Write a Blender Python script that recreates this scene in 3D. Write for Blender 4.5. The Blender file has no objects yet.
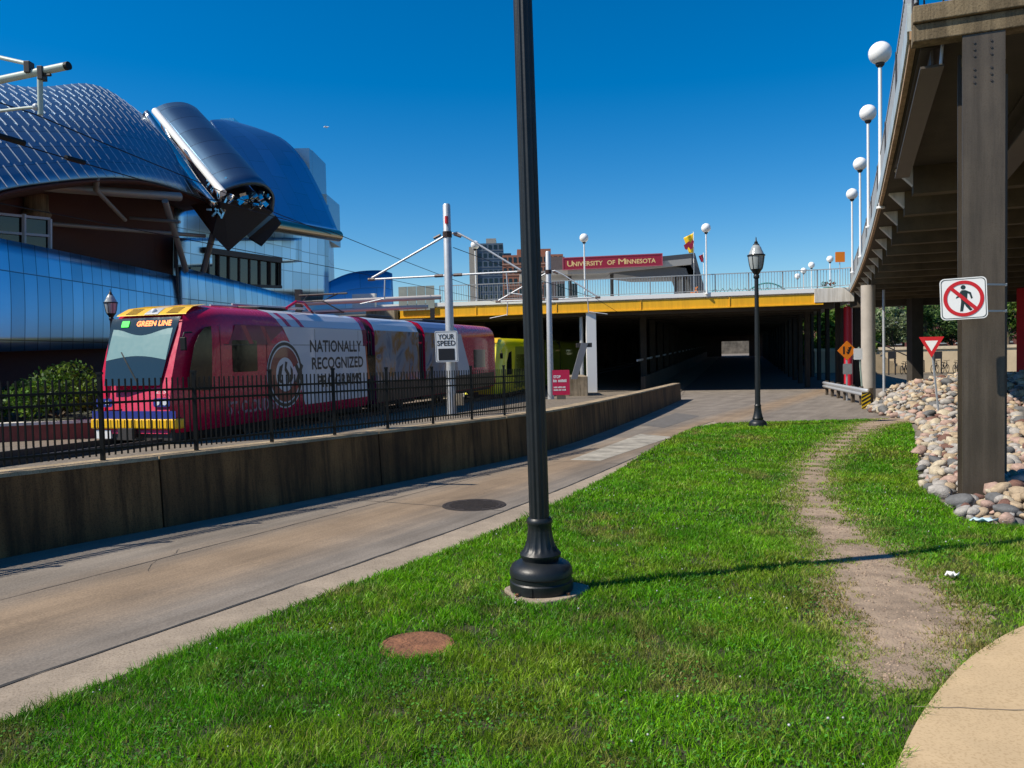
import bpy, bmesh, math, random
import numpy as np
from mathutils import Vector, Matrix
random.seed(7)
rng = np.random.default_rng(11)
scn = bpy.context.scene
C = scn.collection
PI = math.pi

# ------------------------------------------------------------------ camera frame (used to survey points of the photo into metres)
CAMH = 1.7
CROT = Matrix.Rotation(math.radians(90 - 2.3), 4, 'X') @ Matrix.Rotation(math.radians(-1.3), 4, 'Z')
def ray(px, py):
    return (CROT.to_3x3() @ Vector(((px - 512) / 800, -(py - 384) / 800, -1)))
def at(px, py, y):
    d = ray(px, py); t = y / d.y
    return Vector((d.x * t, y, d.z * t + CAMH))
def gz(y):
    if y < 45: return -0.02 * max(y, -30)
    if y < 62: return -0.9
    return min(-0.9 + 0.010 * (y - 62), 0.0)
def ss(x):
    x = max(0.0, min(1.0, x)); return x * x * (3 - 2 * x)

# ------------------------------------------------------------------ materials
def nt(m):
    m.use_nodes = True
    return m.node_tree, m.node_tree.nodes, m.node_tree.links, m.node_tree.nodes['Principled BSDF']
def mat(name, col, rough=.6, metal=0., var=.15, scale=3., bump=0., bscale=40., spec=.5, coat=0., stretch=(1, 1, 1), var2=0., s2=.4, streak=0., speck=0.):
    m = bpy.data.materials.new(name)
    T, N, L, P = nt(m)
    P.inputs['Roughness'].default_value = rough
    P.inputs['Metallic'].default_value = metal
    P.inputs['Specular IOR Level'].default_value = spec
    P.inputs['Coat Weight'].default_value = coat
    P.inputs['Coat Roughness'].default_value = .05
    tc = N.new('ShaderNodeTexCoord'); mp = N.new('ShaderNodeMapping'); mp.inputs['Scale'].default_value = stretch
    L.new(tc.outputs['Object'], mp.inputs['Vector'])
    nz = N.new('ShaderNodeTexNoise'); nz.inputs['Scale'].default_value = scale; nz.inputs['Detail'].default_value = 6; nz.inputs['Roughness'].default_value = .65
    L.new(mp.outputs[0], nz.inputs['Vector'])
    r = N.new('ShaderNodeValToRGB'); r.color_ramp.elements[0].position = .3; r.color_ramp.elements[1].position = .72
    r.color_ramp.elements[0].color = [c * (1 - var) for c in col] + [1]
    r.color_ramp.elements[1].color = [min(1, c * (1 + var)) for c in col] + [1]
    L.new(nz.outputs['Fac'], r.inputs[0])
    out = r.outputs[0]
    if var2:
        n2 = N.new('ShaderNodeTexNoise'); n2.inputs['Scale'].default_value = s2; n2.inputs['Detail'].default_value = 3
        L.new(tc.outputs['Object'], n2.inputs['Vector'])
        r2 = N.new('ShaderNodeValToRGB'); r2.color_ramp.elements[0].position = .38; r2.color_ramp.elements[1].position = .62
        r2.color_ramp.elements[0].color = (1 - var2,) * 3 + (1,); r2.color_ramp.elements[1].color = (1, 1, 1, 1)
        L.new(n2.outputs['Fac'], r2.inputs[0])
        mx = N.new('ShaderNodeMix'); mx.data_type = 'RGBA'; mx.blend_type = 'MULTIPLY'; mx.inputs[0].default_value = 1
        L.new(out, mx.inputs[6]); L.new(r2.outputs[0], mx.inputs[7]); out = mx.outputs[2]
    def mul(out, fac, lo, p0, p1):
        rr = N.new('ShaderNodeValToRGB'); rr.color_ramp.elements[0].position = p0; rr.color_ramp.elements[1].position = p1
        rr.color_ramp.elements[0].color = (lo, lo * .97, lo * .92, 1); rr.color_ramp.elements[1].color = (1.04, 1.04, 1.04, 1); L.new(fac, rr.inputs[0])
        mm = N.new('ShaderNodeMix'); mm.data_type = 'RGBA'; mm.blend_type = 'MULTIPLY'; mm.inputs[0].default_value = 1; L.new(out, mm.inputs[6]); L.new(rr.outputs[0], mm.inputs[7]); return mm.outputs[2]
    if streak:
        mp2 = N.new('ShaderNodeMapping'); mp2.inputs['Scale'].default_value = (3.4, 3.4, .22); L.new(tc.outputs['Object'], mp2.inputs[0])
        n5 = N.new('ShaderNodeTexNoise'); n5.inputs['Scale'].default_value = 1.9; n5.inputs['Detail'].default_value = 7; n5.inputs['Roughness'].default_value = .7; L.new(mp2.outputs[0], n5.inputs['Vector'])
        out = mul(out, n5.outputs['Fac'], 1 - streak, .40, .56)
    if speck:
        n6 = N.new('ShaderNodeTexNoise'); n6.inputs['Scale'].default_value = 75; n6.inputs['Detail'].default_value = 3; L.new(tc.outputs['Object'], n6.inputs['Vector'])
        out = mul(out, n6.outputs['Fac'], 1 - speck, .36, .50)
    L.new(out, P.inputs['Base Color'])
    if bump:
        b = N.new('ShaderNodeBump'); b.inputs['Strength'].default_value = bump; b.inputs['Distance'].default_value = .02
        n3 = N.new('ShaderNodeTexNoise'); n3.inputs['Scale'].default_value = bscale; n3.inputs['Detail'].default_value = 5
        L.new(tc.outputs['Object'], n3.inputs['Vector']); L.new(n3.outputs['Fac'], b.inputs['Height']); L.new(b.outputs[0], P.inputs['Normal'])
    return m
def plain(name, col, rough=.5, metal=0., emit=0., spec=.5, coat=0.):
    m = bpy.data.materials.new(name)
    T, N, L, P = nt(m)
    P.inputs['Base Color'].default_value = (*col, 1); P.inputs['Roughness'].default_value = rough; P.inputs['Metallic'].default_value = metal
    P.inputs['Specular IOR Level'].default_value = spec; P.inputs['Coat Weight'].default_value = coat
    nz = N.new('ShaderNodeTexNoise'); nz.inputs['Scale'].default_value = 9; nz.inputs['Detail'].default_value = 5
    tc = N.new('ShaderNodeTexCoord'); L.new(tc.outputs['Object'], nz.inputs['Vector'])
    r = N.new('ShaderNodeMapRange'); r.inputs['To Min'].default_value = max(0, rough - .07); r.inputs['To Max'].default_value = min(1, rough + .1)
    L.new(nz.outputs['Fac'], r.inputs['Value']); L.new(r.outputs[0], P.inputs['Roughness'])
    if emit:
        P.inputs['Emission Color'].default_value = (*col, 1); P.inputs['Emission Strength'].default_value = emit
    return m
def attr_mat(name, rough=.7, transl=0., bump=0., bscale=40., spec=.3, var=.0):
    m = bpy.data.materials.new(name)
    T, N, L, P = nt(m)
    a = N.new('ShaderNodeVertexColor'); a.layer_name = 'Col'
    P.inputs['Roughness'].default_value = rough; P.inputs['Specular IOR Level'].default_value = spec
    L.new(a.outputs[0], P.inputs['Base Color'])
    if transl:
        tr = N.new('ShaderNodeBsdfTranslucent'); ms = N.new('ShaderNodeMixShader'); ms.inputs[0].default_value = transl
        L.new(a.outputs[0], tr.inputs[0]); L.new(P.outputs[0], ms.inputs[1]); L.new(tr.outputs[0], ms.inputs[2])
        L.new(ms.outputs[0], N['Material Output'].inputs[0])
    if bump:
        tc = N.new('ShaderNodeTexCoord'); n3 = N.new('ShaderNodeTexNoise'); n3.inputs['Scale'].default_value = bscale
        b = N.new('ShaderNodeBump'); b.inputs['Strength'].default_value = bump; b.inputs['Distance'].default_value = .02
        L.new(tc.outputs['Object'], n3.inputs['Vector']); L.new(n3.outputs['Fac'], b.inputs['Height']); L.new(b.outputs[0], P.inputs['Normal'])
    return m
def panel_mat(name, col, rough, bw, bh, mort, msize=.02, metal=1., offset=.5, var=.12, squash=1., slope_noise=.0):
    """metal sheet laid in courses; u and v of the UV map are metres on the sheet"""
    m = bpy.data.materials.new(name)
    T, N, L, P = nt(m)
    uv = N.new('ShaderNodeUVMap')
    br = N.new('ShaderNodeTexBrick'); br.offset = offset; br.inputs['Scale'].default_value = 1
    br.inputs['Brick Width'].default_value = bw; br.inputs['Row Height'].default_value = bh; br.inputs['Mortar Size'].default_value = msize
    br.inputs['Mortar Smooth'].default_value = .1; br.inputs['Bias'].default_value = 0
    br.inputs['Color1'].default_value = [c * (1 - var) for c in col] + [1]; br.inputs['Color2'].default_value = [min(1, c * (1 + var)) for c in col] + [1]
    br.inputs['Mortar'].default_value = (*mort, 1)
    L.new(uv.outputs[0], br.inputs['Vector']); L.new(br.outputs['Color'], P.inputs['Base Color'])
    P.inputs['Metallic'].default_value = metal; P.inputs['Roughness'].default_value = rough
    nz = N.new('ShaderNodeTexNoise'); nz.inputs['Scale'].default_value = .8; nz.inputs['Detail'].default_value = 3
    L.new(uv.outputs[0], nz.inputs['Vector'])
    ad = N.new('ShaderNodeMath'); ad.operation = 'MULTIPLY_ADD'; ad.inputs[1].default_value = .8
    L.new(nz.outputs['Fac'], ad.inputs[0]); L.new(br.outputs['Fac'], ad.inputs[2])
    b = N.new('ShaderNodeBump'); b.inputs['Strength'].default_value = .25; b.inputs['Distance'].default_value = .03; b.invert = True
    L.new(ad.outputs[0], b.inputs['Height']); L.new(b.outputs[0], P.inputs['Normal'])
    return m

def brick_mat(name, c1, c2, mortar, sx=4.):
    m = bpy.data.materials.new(name)
    T, N, L, P = nt(m)
    tc = N.new('ShaderNodeTexCoord'); mp = N.new('ShaderNodeMapping'); mp.inputs['Rotation'].default_value = (PI / 2, 0, 0)
    br = N.new('ShaderNodeTexBrick'); br.inputs['Scale'].default_value = sx
    br.inputs['Color1'].default_value = (*c1, 1); br.inputs['Color2'].default_value = (*c2, 1); br.inputs['Mortar'].default_value = (*mortar, 1)
    L.new(tc.outputs['Object'], mp.inputs[0]); L.new(mp.outputs[0], br.inputs['Vector']); L.new(br.outputs[0], P.inputs['Base Color'])
    P.inputs['Roughness'].default_value = .85
    return m

# ------------------------------------------------------------------ objects
WM = {}
def tag(o, label=None, cat=None, group=None, kind=None):
    if label: o['label'] = label
    if cat: o['category'] = cat
    if group: o['group'] = group
    if kind: o['kind'] = kind
    return o
def thing(name, label, cat, loc=(0, 0, 0), rz=0., group=None):
    o = bpy.data.objects.new(name, None); C.objects.link(o)
    o.location = loc; o.rotation_euler = (0, 0, rz); o.empty_display_size = .3
    WM[o.name] = Matrix.Translation(Vector(loc)) @ Matrix.Rotation(rz, 4, 'Z')
    return tag(o, label, cat, group, 'thing')

class MB:
    def __init__(s): s.v = []; s.f = []; s.uv = {}
    def add(s, vs, fs, uvs=None):
        n = len(s.v); s.v += [tuple(v) for v in vs]
        for k, f in enumerate(fs):
            if uvs: s.uv[len(s.f)] = uvs[k]
            s.f.append(tuple(i + n for i in f))
        return s
    def box(s, x0, x1, y0, y1, z0, z1):
        v = [(x, y, z) for z in (z0, z1) for y in (y0, y1) for x in (x0, x1)]
        return s.add(v, [(0, 2, 3, 1), (4, 5, 7, 6), (0, 1, 5, 4), (2, 6, 7, 3), (1, 3, 7, 5), (0, 4, 6, 2)])
    def bar(s, p0, p1, w, h, up=(0, 0, 1)):
        p0 = Vector(p0); p1 = Vector(p1); d = (p1 - p0).normalized(); up = Vector(up)
        if abs(d.dot(up)) > .99: up = Vector((0, 1, 0))
        r = d.cross(up).normalized() * w / 2; u = r.cross(d).normalized() * h / 2
        v = [p + a * r + b * u for p in (p0, p1) for b in (-1, 1) for a in (-1, 1)]
        return s.add(v, [(0, 2, 3, 1), (4, 5, 7, 6), (0, 1, 5, 4), (2, 6, 7, 3), (1, 3, 7, 5), (0, 4, 6, 2)])
    def tube(s, pts, r, n=10, caps=True):
        pts = [Vector(p) for p in pts]; rs = r if isinstance(r, (list, tuple)) else [r] * len(pts)
        vs = []; fs = []
        ref = Vector((0, 0, 1))
        for i, p in enumerate(pts):
            d = (pts[min(i + 1, len(pts) - 1)] - pts[max(i - 1, 0)]).normalized()
            rf = ref if abs(d.dot(ref)) < .95 else Vector((0, 1, 0))
            a = d.cross(rf).normalized(); b = d.cross(a).normalized()
            for k in range(n):
                t = 2 * PI * k / n; vs.append(p + rs[i] * (math.cos(t) * a + math.sin(t) * b))
        for i in range(len(pts) - 1):
            for k in range(n):
                fs.append((i * n + k, i * n + (k + 1) % n, (i + 1) * n + (k + 1) % n, (i + 1) * n + k))
        if caps: fs += [tuple(range(n))[::-1], tuple(range((len(pts) - 1) * n, len(pts) * n))]
        return s.add(vs, fs)
    def lathe(s, prof, o=(0, 0, 0), n=24, flute=0., nf=16, fl0=-1e9, fl1=1e9):
        o = Vector(o); vs = []; fs = []
        for (r, z) in prof:
            for k in range(n):
                t = 2 * PI * k / n; rr = r * (1 - flute * (0.5 - .5 * math.cos(nf * t))) if fl0 <= z <= fl1 else r
                vs.append(o + Vector((rr * math.cos(t), rr * math.sin(t), z)))
        for i in range(len(prof) - 1):
            for k in range(n):
                fs.append((i * n + k, i * n + (k + 1) % n, (i + 1) * n + (k + 1) % n, (i + 1) * n + k))
        fs += [tuple(range(n))[::-1], tuple(range((len(prof) - 1) * n, len(prof) * n))]
        return s.add(vs, fs)
    def sphere(s, c, r, n=16, m=10):
        c = Vector(c); vs = [c + Vector((0, 0, r))]; fs = []
        for i in range(1, m):
            for k in range(n):
                a = PI * i / m; t = 2 * PI * k / n
                vs.append(c + r * Vector((math.sin(a) * math.cos(t), math.sin(a) * math.sin(t), math.cos(a))))
        vs.append(c - Vector((0, 0, r)))
        for k in range(n): fs.append((0, 1 + k, 1 + (k + 1) % n)); fs.append((len(vs) - 1, 1 + (m - 2) * n + (k + 1) % n, 1 + (m - 2) * n + k))
        for i in range(m - 2):
            for k in range(n):
                a = 1 + i * n + k; b = 1 + i * n + (k + 1) % n
                fs.append((a, a + n, b + n, b))
        return s.add(vs, fs)
    def prism(s, poly, o, u, v, t, off=0.):
        """2D outline on the plane (o,u,v), thickened by t along u x v, starting at off"""
        o = Vector(o); u = Vector(u).normalized(); v = Vector(v).normalized(); n = u.cross(v)
        k = len(poly)
        vs = [o + a * u + b * v + off * n for a, b in poly] + [o + a * u + b * v + (off + t) * n for a, b in poly]
        fs = [tuple(range(k))[::-1], tuple(range(k, 2 * k))] + [(i, (i + 1) % k, k + (i + 1) % k, k + i) for i in range(k)]
        return s.add(vs, fs)
    def slab(s, poly, t):
        """3D outline (top) thickened downwards by t"""
        k = len(poly); vs = [Vector(p) for p in poly] + [Vector(p) - Vector((0, 0, t)) for p in poly]
        fs = [tuple(range(k)), tuple(range(k, 2 * k))[::-1]] + [(i, k + i, k + (i + 1) % k, (i + 1) % k) for i in range(k)]
        return s.add(vs, fs)
    def grid(s, rows, uvs=None):
        nu = len(rows[0]); n0 = len(s.v)
        for r in rows: s.v += [tuple(p) for p in r]
        for j in range(len(rows) - 1):
            for i in range(nu - 1):
                if uvs: s.uv[len(s.f)] = [uvs[j][i], uvs[j][i + 1], uvs[j + 1][i + 1], uvs[j + 1][i]]
                s.f.append((n0 + j * nu + i, n0 + j * nu + i + 1, n0 + (j + 1) * nu + i + 1, n0 + (j + 1) * nu + i))
        return s
    def build(s, name, m, parent=None, smooth=False, local=False, label=None, kind=None, bevel=0., solid=0., auto=None):
        me = bpy.data.meshes.new(name)
        vs = s.v
        if parent is not None and not local and parent.name in WM:
            inv = WM[parent.name].inverted(); vs = [tuple(inv @ Vector(v)) for v in vs]
        me.from_pydata(vs, [], s.f)
        if s.uv:
            ul = me.uv_layers.new(name='UVMap')
            for p in me.polygons:
                q = s.uv.get(p.index)
                if q:
                    for li, c in zip(p.loop_indices, q): ul.data[li].uv = c
        if smooth: me.polygons.foreach_set('use_smooth', [True] * len(me.polygons))
        if auto is not None: 
            me.polygons.foreach_set('use_smooth', [True] * len(me.polygons)); me.set_sharp_from_angle(angle=math.radians(auto))
        me.update()
        if m: me.materials.append(m)
        o = bpy.data.objects.new(name, me); C.objects.link(o)
        if parent is not None:
            o.parent = parent
            if parent.name in WM: WM[o.name] = WM[parent.name]
        if label: o['label'] = label
        if kind: o['kind'] = kind
        if bevel:
            b = o.modifiers.new('Bevel', 'BEVEL'); b.width = bevel; b.segments = 2; b.limit_method = 'ANGLE'; b.angle_limit = math.radians(40)
        if solid:
            b = o.modifiers.new('Solid', 'SOLIDIFY'); b.thickness = solid; b.offset = 0
        return o
def copy_tree(o, parent=None):
    c = o.copy(); C.objects.link(c); c.parent = parent
    for ch in list(o.children): copy_tree(ch, c)
    return c
def circ(r, n=28, cx=0., cy=0., a0=0., a1=2 * PI):
    return [(cx + r * math.cos(a0 + (a1 - a0) * i / n), cy + r * math.sin(a0 + (a1 - a0) * i / n)) for i in range(n)]
def rrect(w, h, r, n=5, cx=0., cy=0.):
    out = []
    for (sx, sy, a) in ((1, 1, 0), (-1, 1, PI / 2), (-1, -1, PI), (1, -1, 1.5 * PI)):
        for i in range(n + 1):
            t = a + PI / 2 * i / n
            out.append((cx + sx * (w / 2 - r) + r * math.cos(t), cy + sy * (h / 2 - r) + r * math.sin(t)))
    return out
def ring(mb, r0, r1, o, u, v, t, off, n=36, a0=0., a1=2 * PI, sx=1., sy=1.):
    for i in range(n):
        a = a0 + (a1 - a0) * i / n; b = a0 + (a1 - a0) * (i + 1) / n
        mb.prism([(sx * r0 * math.cos(a), sy * r0 * math.sin(a)), (sx * r1 * math.cos(a), sy * r1 * math.sin(a)),
                  (sx * r1 * math.cos(b), sy * r1 * math.sin(b)), (sx * r0 * math.cos(b), sy * r0 * math.sin(b))], o, u, v, t, off)
def text_geo(body):
    cu = bpy.data.curves.new('t', 'FONT'); cu.body = body; cu.align_x = 'LEFT'
    cu.resolution_u = 3
    o = bpy.data.objects.new('t', cu); C.objects.link(o)
    dg = bpy.context.evaluated_depsgraph_get(); dg.update()
    me = bpy.data.meshes.new_from_object(o.evaluated_get(dg))
    vs = [(v.co.x, v.co.y) for v in me.vertices]; fs = [tuple(p.vertices) for p in me.polygons]
    bpy.data.objects.remove(o); bpy.data.meshes.remove(me); bpy.data.curves.remove(cu)
    return vs, fs
def text(mb, body, o, u, v, w, h, off, bold=0.):
    """lettering fitted to width w and height h with its lower corner at o"""
    vs, fs = text_geo(body)
    x0 = min(a for a, b in vs); x1 = max(a for a, b in vs); y0 = min(b for a, b in vs); y1 = max(b for a, b in vs)
    o = Vector(o); u = Vector(u).normalized(); v = Vector(v).normalized(); n = u.cross(v)
    for k, (du, dv) in enumerate(((0, 0), (bold, 0), (-bold, 0), (0, bold), (0, -bold)) if bold else ((0, 0),)):
        mb.add([o + ((a - x0) / (x1 - x0) * w + du) * u + ((b - y0) / (y1 - y0) * h + dv) * v + (off + k * .0004) * n for a, b in vs], fs)
def fast_mesh(name, verts, faces_flat, loop_starts, cols, m, smooth=False):
    me = bpy.data.meshes.new(name)
    me.vertices.add(len(verts)); me.vertices.foreach_set('co', verts.astype(np.float32).ravel())
    me.loops.add(len(faces_flat)); me.loops.foreach_set('vertex_index', faces_flat.astype(np.int32))
    me.polygons.add(len(loop_starts)); me.polygons.foreach_set('loop_start', loop_starts.astype(np.int32))
    me.update(calc_edges=True)
    if cols is not None:
        ca = me.color_attributes.new('Col', 'FLOAT_COLOR', 'POINT')
        c4 = np.ones((len(verts), 4), np.float32); c4[:, :3] = cols; ca.data.foreach_set('color', c4.ravel())
    if smooth: me.polygons.foreach_set('use_smooth', np.ones(len(loop_starts), bool))
    me.materials.append(m)
    o = bpy.data.objects.new(name, me); C.objects.link(o)
    return o
def catmull(pts, n=8):
    pts = [Vector(p) for p in pts]; P = [2 * pts[0] - pts[1]] + pts + [2 * pts[-1] - pts[-2]]; out = []
    for i in range(1, len(P) - 2):
        for k in range(n):
            t = k / n; a, b, c, d = P[i - 1:i + 3]
            out.append(.5 * ((2 * b) + (c - a) * t + (2 * a - 5 * b + 4 * c - d) * t * t + (3 * b - a - 3 * c + d) * t ** 3))
    return out + [pts[-1]]

# ------------------------------------------------------------------ palette
K = {}
K['post'] = mat('black_green_paint', (.012, .0145, .016), .42, 0, .3, 9, .05, 60, .4)
K['black'] = plain('black_paint', (.005, .006, .006), .5, 0, 0, .25)
K['galv'] = mat('galvanised_steel', (.46, .48, .50), .5, .35, .1, 6)
K['shadeconc'] = mat('shade_darkened_concrete', (.045, .038, .03), .95, 0, .25, 1.2, .2, 25)  # concrete darkened to deepen the shade in the tunnel and under the ramp
K['white'] = plain('white_paint', (.78, .78, .76), .45)
K['globe'] = plain('opal_globe', (.86, .86, .84), .3)
K['rib'] = mat('shaded_rib_concrete', (.125, .095, .055), .95, 0, .25, 1.6, .3, 30, var2=.3, s2=.6)  # shaded copy of the deck concrete, the dark is set into the colour
K['offwhite'] = mat('pale_concrete', (.62, .59, .53), .8, 0, .1, 3, .15, 30, stretch=(1, 1, .3), streak=.22)
K['conc'] = mat('tan_concrete', (.36, .29, .20), .9, 0, .22, 2.5, .4, 40, var2=.25, s2=.7, streak=.4)
K['wallconc'] = mat('stained_shaded_concrete', (.19, .10, .038), .92, 0, .45, 2.2, .5, 35, stretch=(1, 1, .22), var2=.5, s2=.8, streak=.55, speck=.35)  # stains over a base darkened to deepen the wall's shade
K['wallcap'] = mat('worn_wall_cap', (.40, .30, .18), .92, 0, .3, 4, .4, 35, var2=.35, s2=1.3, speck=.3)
K['deckconc'] = mat('aged_deck_concrete', (.25, .19, .11), .9, 0, .28, 1.6, .3, 30, stretch=(1, 1, .35), var2=.3, s2=.5, streak=.45, speck=.3)
K['soffit'] = mat('shaded_soffit_concrete', (.06, .048, .034), .95, 0, .2, 1.2, .2, 25)  # base colour lowered so the deck undersides read as shaded
K['steel'] = mat('brown_grey_steel', (.075, .060, .045), .55, 0, .08, 2.5, .06, 60, stretch=(1, 1, .2), var2=.12)
K['darksteel'] = plain('dark_steel', (.035, .03, .028), .6)
K['yellow'] = mat('yellow_girder_paint', (.80, .42, .008), .5, 0, .08, 2, .05, 20, stretch=(1, 1, .3), streak=.08)
K['red'] = plain('red_post_paint', (.50, .012, .03), .4)
K['signred'] = plain('sign_red', (.55, .012, .018), .45)
K['signwhite'] = plain('sign_white', (.82, .82, .80), .4)
K['signblack'] = plain('sign_black', (.012, .012, .016), .5)
K['orange'] = plain('sign_orange', (.85, .22, .005), .5)
K['signyellow'] = plain('sign_yellow', (.80, .52, .01), .5)
K['maroon'] = plain('maroon_panel', (.30, .010, .035), .45)
K['gold'] = plain('gold_letter', (.75, .52, .22), .5)
K['glass'] = plain('dark_glass', (.012, .016, .018), .04, 0, 0, .6)
K['mullion'] = plain('window_frame_grey', (.35, .38, .40), .5)
K['rail'] = mat('railing_metal', (.36, .37, .37), .5, .3, .1, 6)
K['soil'] = mat('lawn_soil', (.040, .042, .016), .95, 0, .35, 5, .5, 50)
K['dirt'] = mat('trodden_dirt', (.33, .245, .17), .95, 0, .3, 7, .7, 60, var2=.25, s2=1.6)
K['gutter'] = mat('gutter_concrete', (.315, .255, .19), .9, 0, .16, 5, .25, 70, var2=.22, s2=.9, speck=.25)
K['walk'] = mat('sidewalk_concrete', (.49, .358, .205), .9, 0, .07, 3, .05, 160, var2=.10, s2=2.2, speck=.14)
K['ballast'] = mat('track_ballast', (.17, .14, .105), .95, 0, .5, 9, .8, 50)
K['earth'] = mat('bare_earth', (.13, .11, .08), .95, 0, .3, .6, .3, 10)
K['tar'] = plain('joint_tar', (.03, .028, .026), .8)
K['iron'] = mat('manhole_iron', (.03, .022, .018), .8, .1, .3, 14, .6, 60)
K['rust'] = mat('rusty_lid', (.20, .085, .04), .9, 0, .5, 9, .9, 40)
K['leaf'] = attr_mat('leaf', .55, .35)
K['blade'] = attr_mat('grass_blade', .42, .42, spec=.22)
K['bark'] = mat('bark', (.10, .075, .05), .9, 0, .3, 6, .6, 20)
K['rock'] = attr_mat('river_rock', .75, 0, .5, 22)

# road: concrete lanes with tan wheel wear, grey edges
def road_mat():
    m = bpy.data.materials.new('road_concrete')
    T, N, L, P = nt(m)
    tc = N.new('ShaderNodeTexCoord'); mp = N.new('ShaderNodeMapping')
    mp.inputs['Rotation'].default_value = (0, 0, math.radians(28.1))
    L.new(tc.outputs['Object'], mp.inputs[0])
    sx = N.new('ShaderNodeSeparateXYZ'); L.new(mp.outputs[0], sx.inputs[0])
    st = N.new('ShaderNodeMapping'); st.inputs['Scale'].default_value = (1.6, .12, 1); L.new(mp.outputs[0], st.inputs[0])
    n1 = N.new('ShaderNodeTexNoise'); n1.inputs['Scale'].default_value = 2.2; n1.inputs['Detail'].default_value = 8; n1.inputs['Roughness'].default_value = .7
    L.new(st.outputs[0], n1.inputs['Vector'])
    n2 = N.new('ShaderNodeTexNoise'); n2.inputs['Scale'].default_value = 1.1; n2.inputs['Detail'].default_value = 6
    L.new(tc.outputs['Object'], n2.inputs['Vector'])
    n3 = N.new('ShaderNodeTexNoise'); n3.inputs['Scale'].default_value = 60; n3.inputs['Detail'].default_value = 4
    L.new(tc.outputs['Object'], n3.inputs['Vector'])
    # band of wear along the lane
    sub = N.new('ShaderNodeMath'); sub.operation = 'ADD'; sub.inputs[1].default_value = 5.75; L.new(sx.outputs[0], sub.inputs[0])
    ab = N.new('ShaderNodeMath'); ab.operation = 'ABSOLUTE'; L.new(sub.outputs[0], ab.inputs[0])
    wob = N.new('ShaderNodeMath'); wob.operation = 'MULTIPLY_ADD'; wob.inputs[1].default_value = -.9; L.new(n1.outputs['Fac'], wob.inputs[0]); 
    L.new(ab.outputs[0], wob.inputs[2])
    mr = N.new('ShaderNodeMapRange'); mr.inputs['From Min'].default_value = -.25; mr.inputs['From Max'].default_value = .45; mr.inputs['To Min'].default_value = 1; mr.inputs['To Max'].default_value = 0
    L.new(wob.outputs[0], mr.inputs['Value'])
    mx = N.new('ShaderNodeMix'); mx.data_type = 'RGBA'
    mx.inputs[6].default_value = (.228, .197, .163, 1); mx.inputs[7].default_value = (.285, .208, .135, 1); L.new(mr.outputs[0], mx.inputs[0])
    r = N.new('ShaderNodeValToRGB'); r.color_ramp.elements[0].position = .28; r.color_ramp.elements[1].position = .75
    r.color_ramp.elements[0].color = (.62, .6, .58, 1); r.color_ramp.elements[1].color = (1.12, 1.12, 1.12, 1); L.new(n1.outputs['Fac'], r.inputs[0])
    m2 = N.new('ShaderNodeMix'); m2.data_type = 'RGBA'; m2.blend_type = 'MULTIPLY'; m2.inputs[0].default_value = 1; L.new(mx.outputs[2], m2.inputs[6]); L.new(r.outputs[0], m2.inputs[7])
    r3 = N.new('ShaderNodeValToRGB'); r3.color_ramp.elements[0].position = .35; r3.color_ramp.elements[1].position = .68
    r3.color_ramp.elements[0].color = (.8, .79, .78, 1); r3.color_ramp.elements[1].color = (1.1, 1.1, 1.1, 1); L.new(n2.outputs['Fac'], r3.inputs[0])
    m3 = N.new('ShaderNodeMix'); m3.data_type = 'RGBA'; m3.blend_type = 'MULTIPLY'; m3.inputs[0].default_value = 1; L.new(m2.outputs[2], m3.inputs[6]); L.new(r3.outputs[0], m3.inputs[7])
    r4 = N.new('ShaderNodeValToRGB'); r4.color_ramp.elements[0].position = .35; r4.color_ramp.elements[1].position = .65
    r4.color_ramp.elements[0].color = (.82, .82, .82, 1); r4.color_ramp.elements[1].color = (1.12, 1.12, 1.12, 1); L.new(n3.outputs['Fac'], r4.inputs[0])
    m4 = N.new('ShaderNodeMix'); m4.data_type = 'RGBA'; m4.blend_type = 'MULTIPLY'; m4.inputs[0].default_value = 1; L.new(m3.outputs[2], m4.inputs[6]); L.new(r4.outputs[0], m4.inputs[7])
    L.new(m4.outputs[2], P.inputs['Base Color']); P.inputs['Roughness'].default_value = .9
    b = N.new('ShaderNodeBump'); b.inputs['Strength'].default_value = .35; b.inputs['Distance'].default_value = .01; L.new(n3.outputs['Fac'], b.inputs['Height']); L.new(b.outputs[0], P.inputs['Normal'])
    return m
K['road'] = road_mat()

# ------------------------------------------------------------------ world, sun, camera
SAZ = Vector((-.963, -.269)).normalized(); SEL = math.radians(48)
w = bpy.data.worlds.new('World'); scn.world = w; w.use_nodes = True
N = w.node_tree.nodes; L = w.node_tree.links
sky = N.new('ShaderNodeTexSky'); sky.sky_type = 'NISHITA'; sky.sun_disc = False
sky.sun_elevation = SEL; sky.sun_rotation = math.atan2(SAZ.x, SAZ.y) % (2 * PI)
sky.air_density = 1.0; sky.dust_density = .25; sky.ozone_density = 5.0; sky.altitude = 200
hs = N.new('ShaderNodeHueSaturation'); hs.inputs['Saturation'].default_value = 1.43; hs.inputs['Value'].default_value = 1.0
L.new(sky.outputs[0], hs.inputs['Color']); L.new(hs.outputs[0], N['Background'].inputs[0])
N['Background'].inputs[1].default_value = .100
sl = bpy.data.lights.new('sun', 'SUN'); sl.energy = 5.0; sl.angle = math.radians(.55); sl.color = (1, .92, .79)
so = bpy.data.objects.new('sun', sl); C.objects.link(so)
so.rotation_euler = (-Vector((SAZ.x * math.cos(SEL), SAZ.y * math.cos(SEL), math.sin(SEL)))).to_track_quat('-Z', 'Y').to_euler()
so.location = (-30, -10, 40)
cam = bpy.data.cameras.new('camera'); co = bpy.data.objects.new('camera', cam); C.objects.link(co)
cam.sensor_width = 36; cam.lens = 36 * 800 / 1024; cam.clip_end = 4000; cam.clip_start = .05
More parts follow.
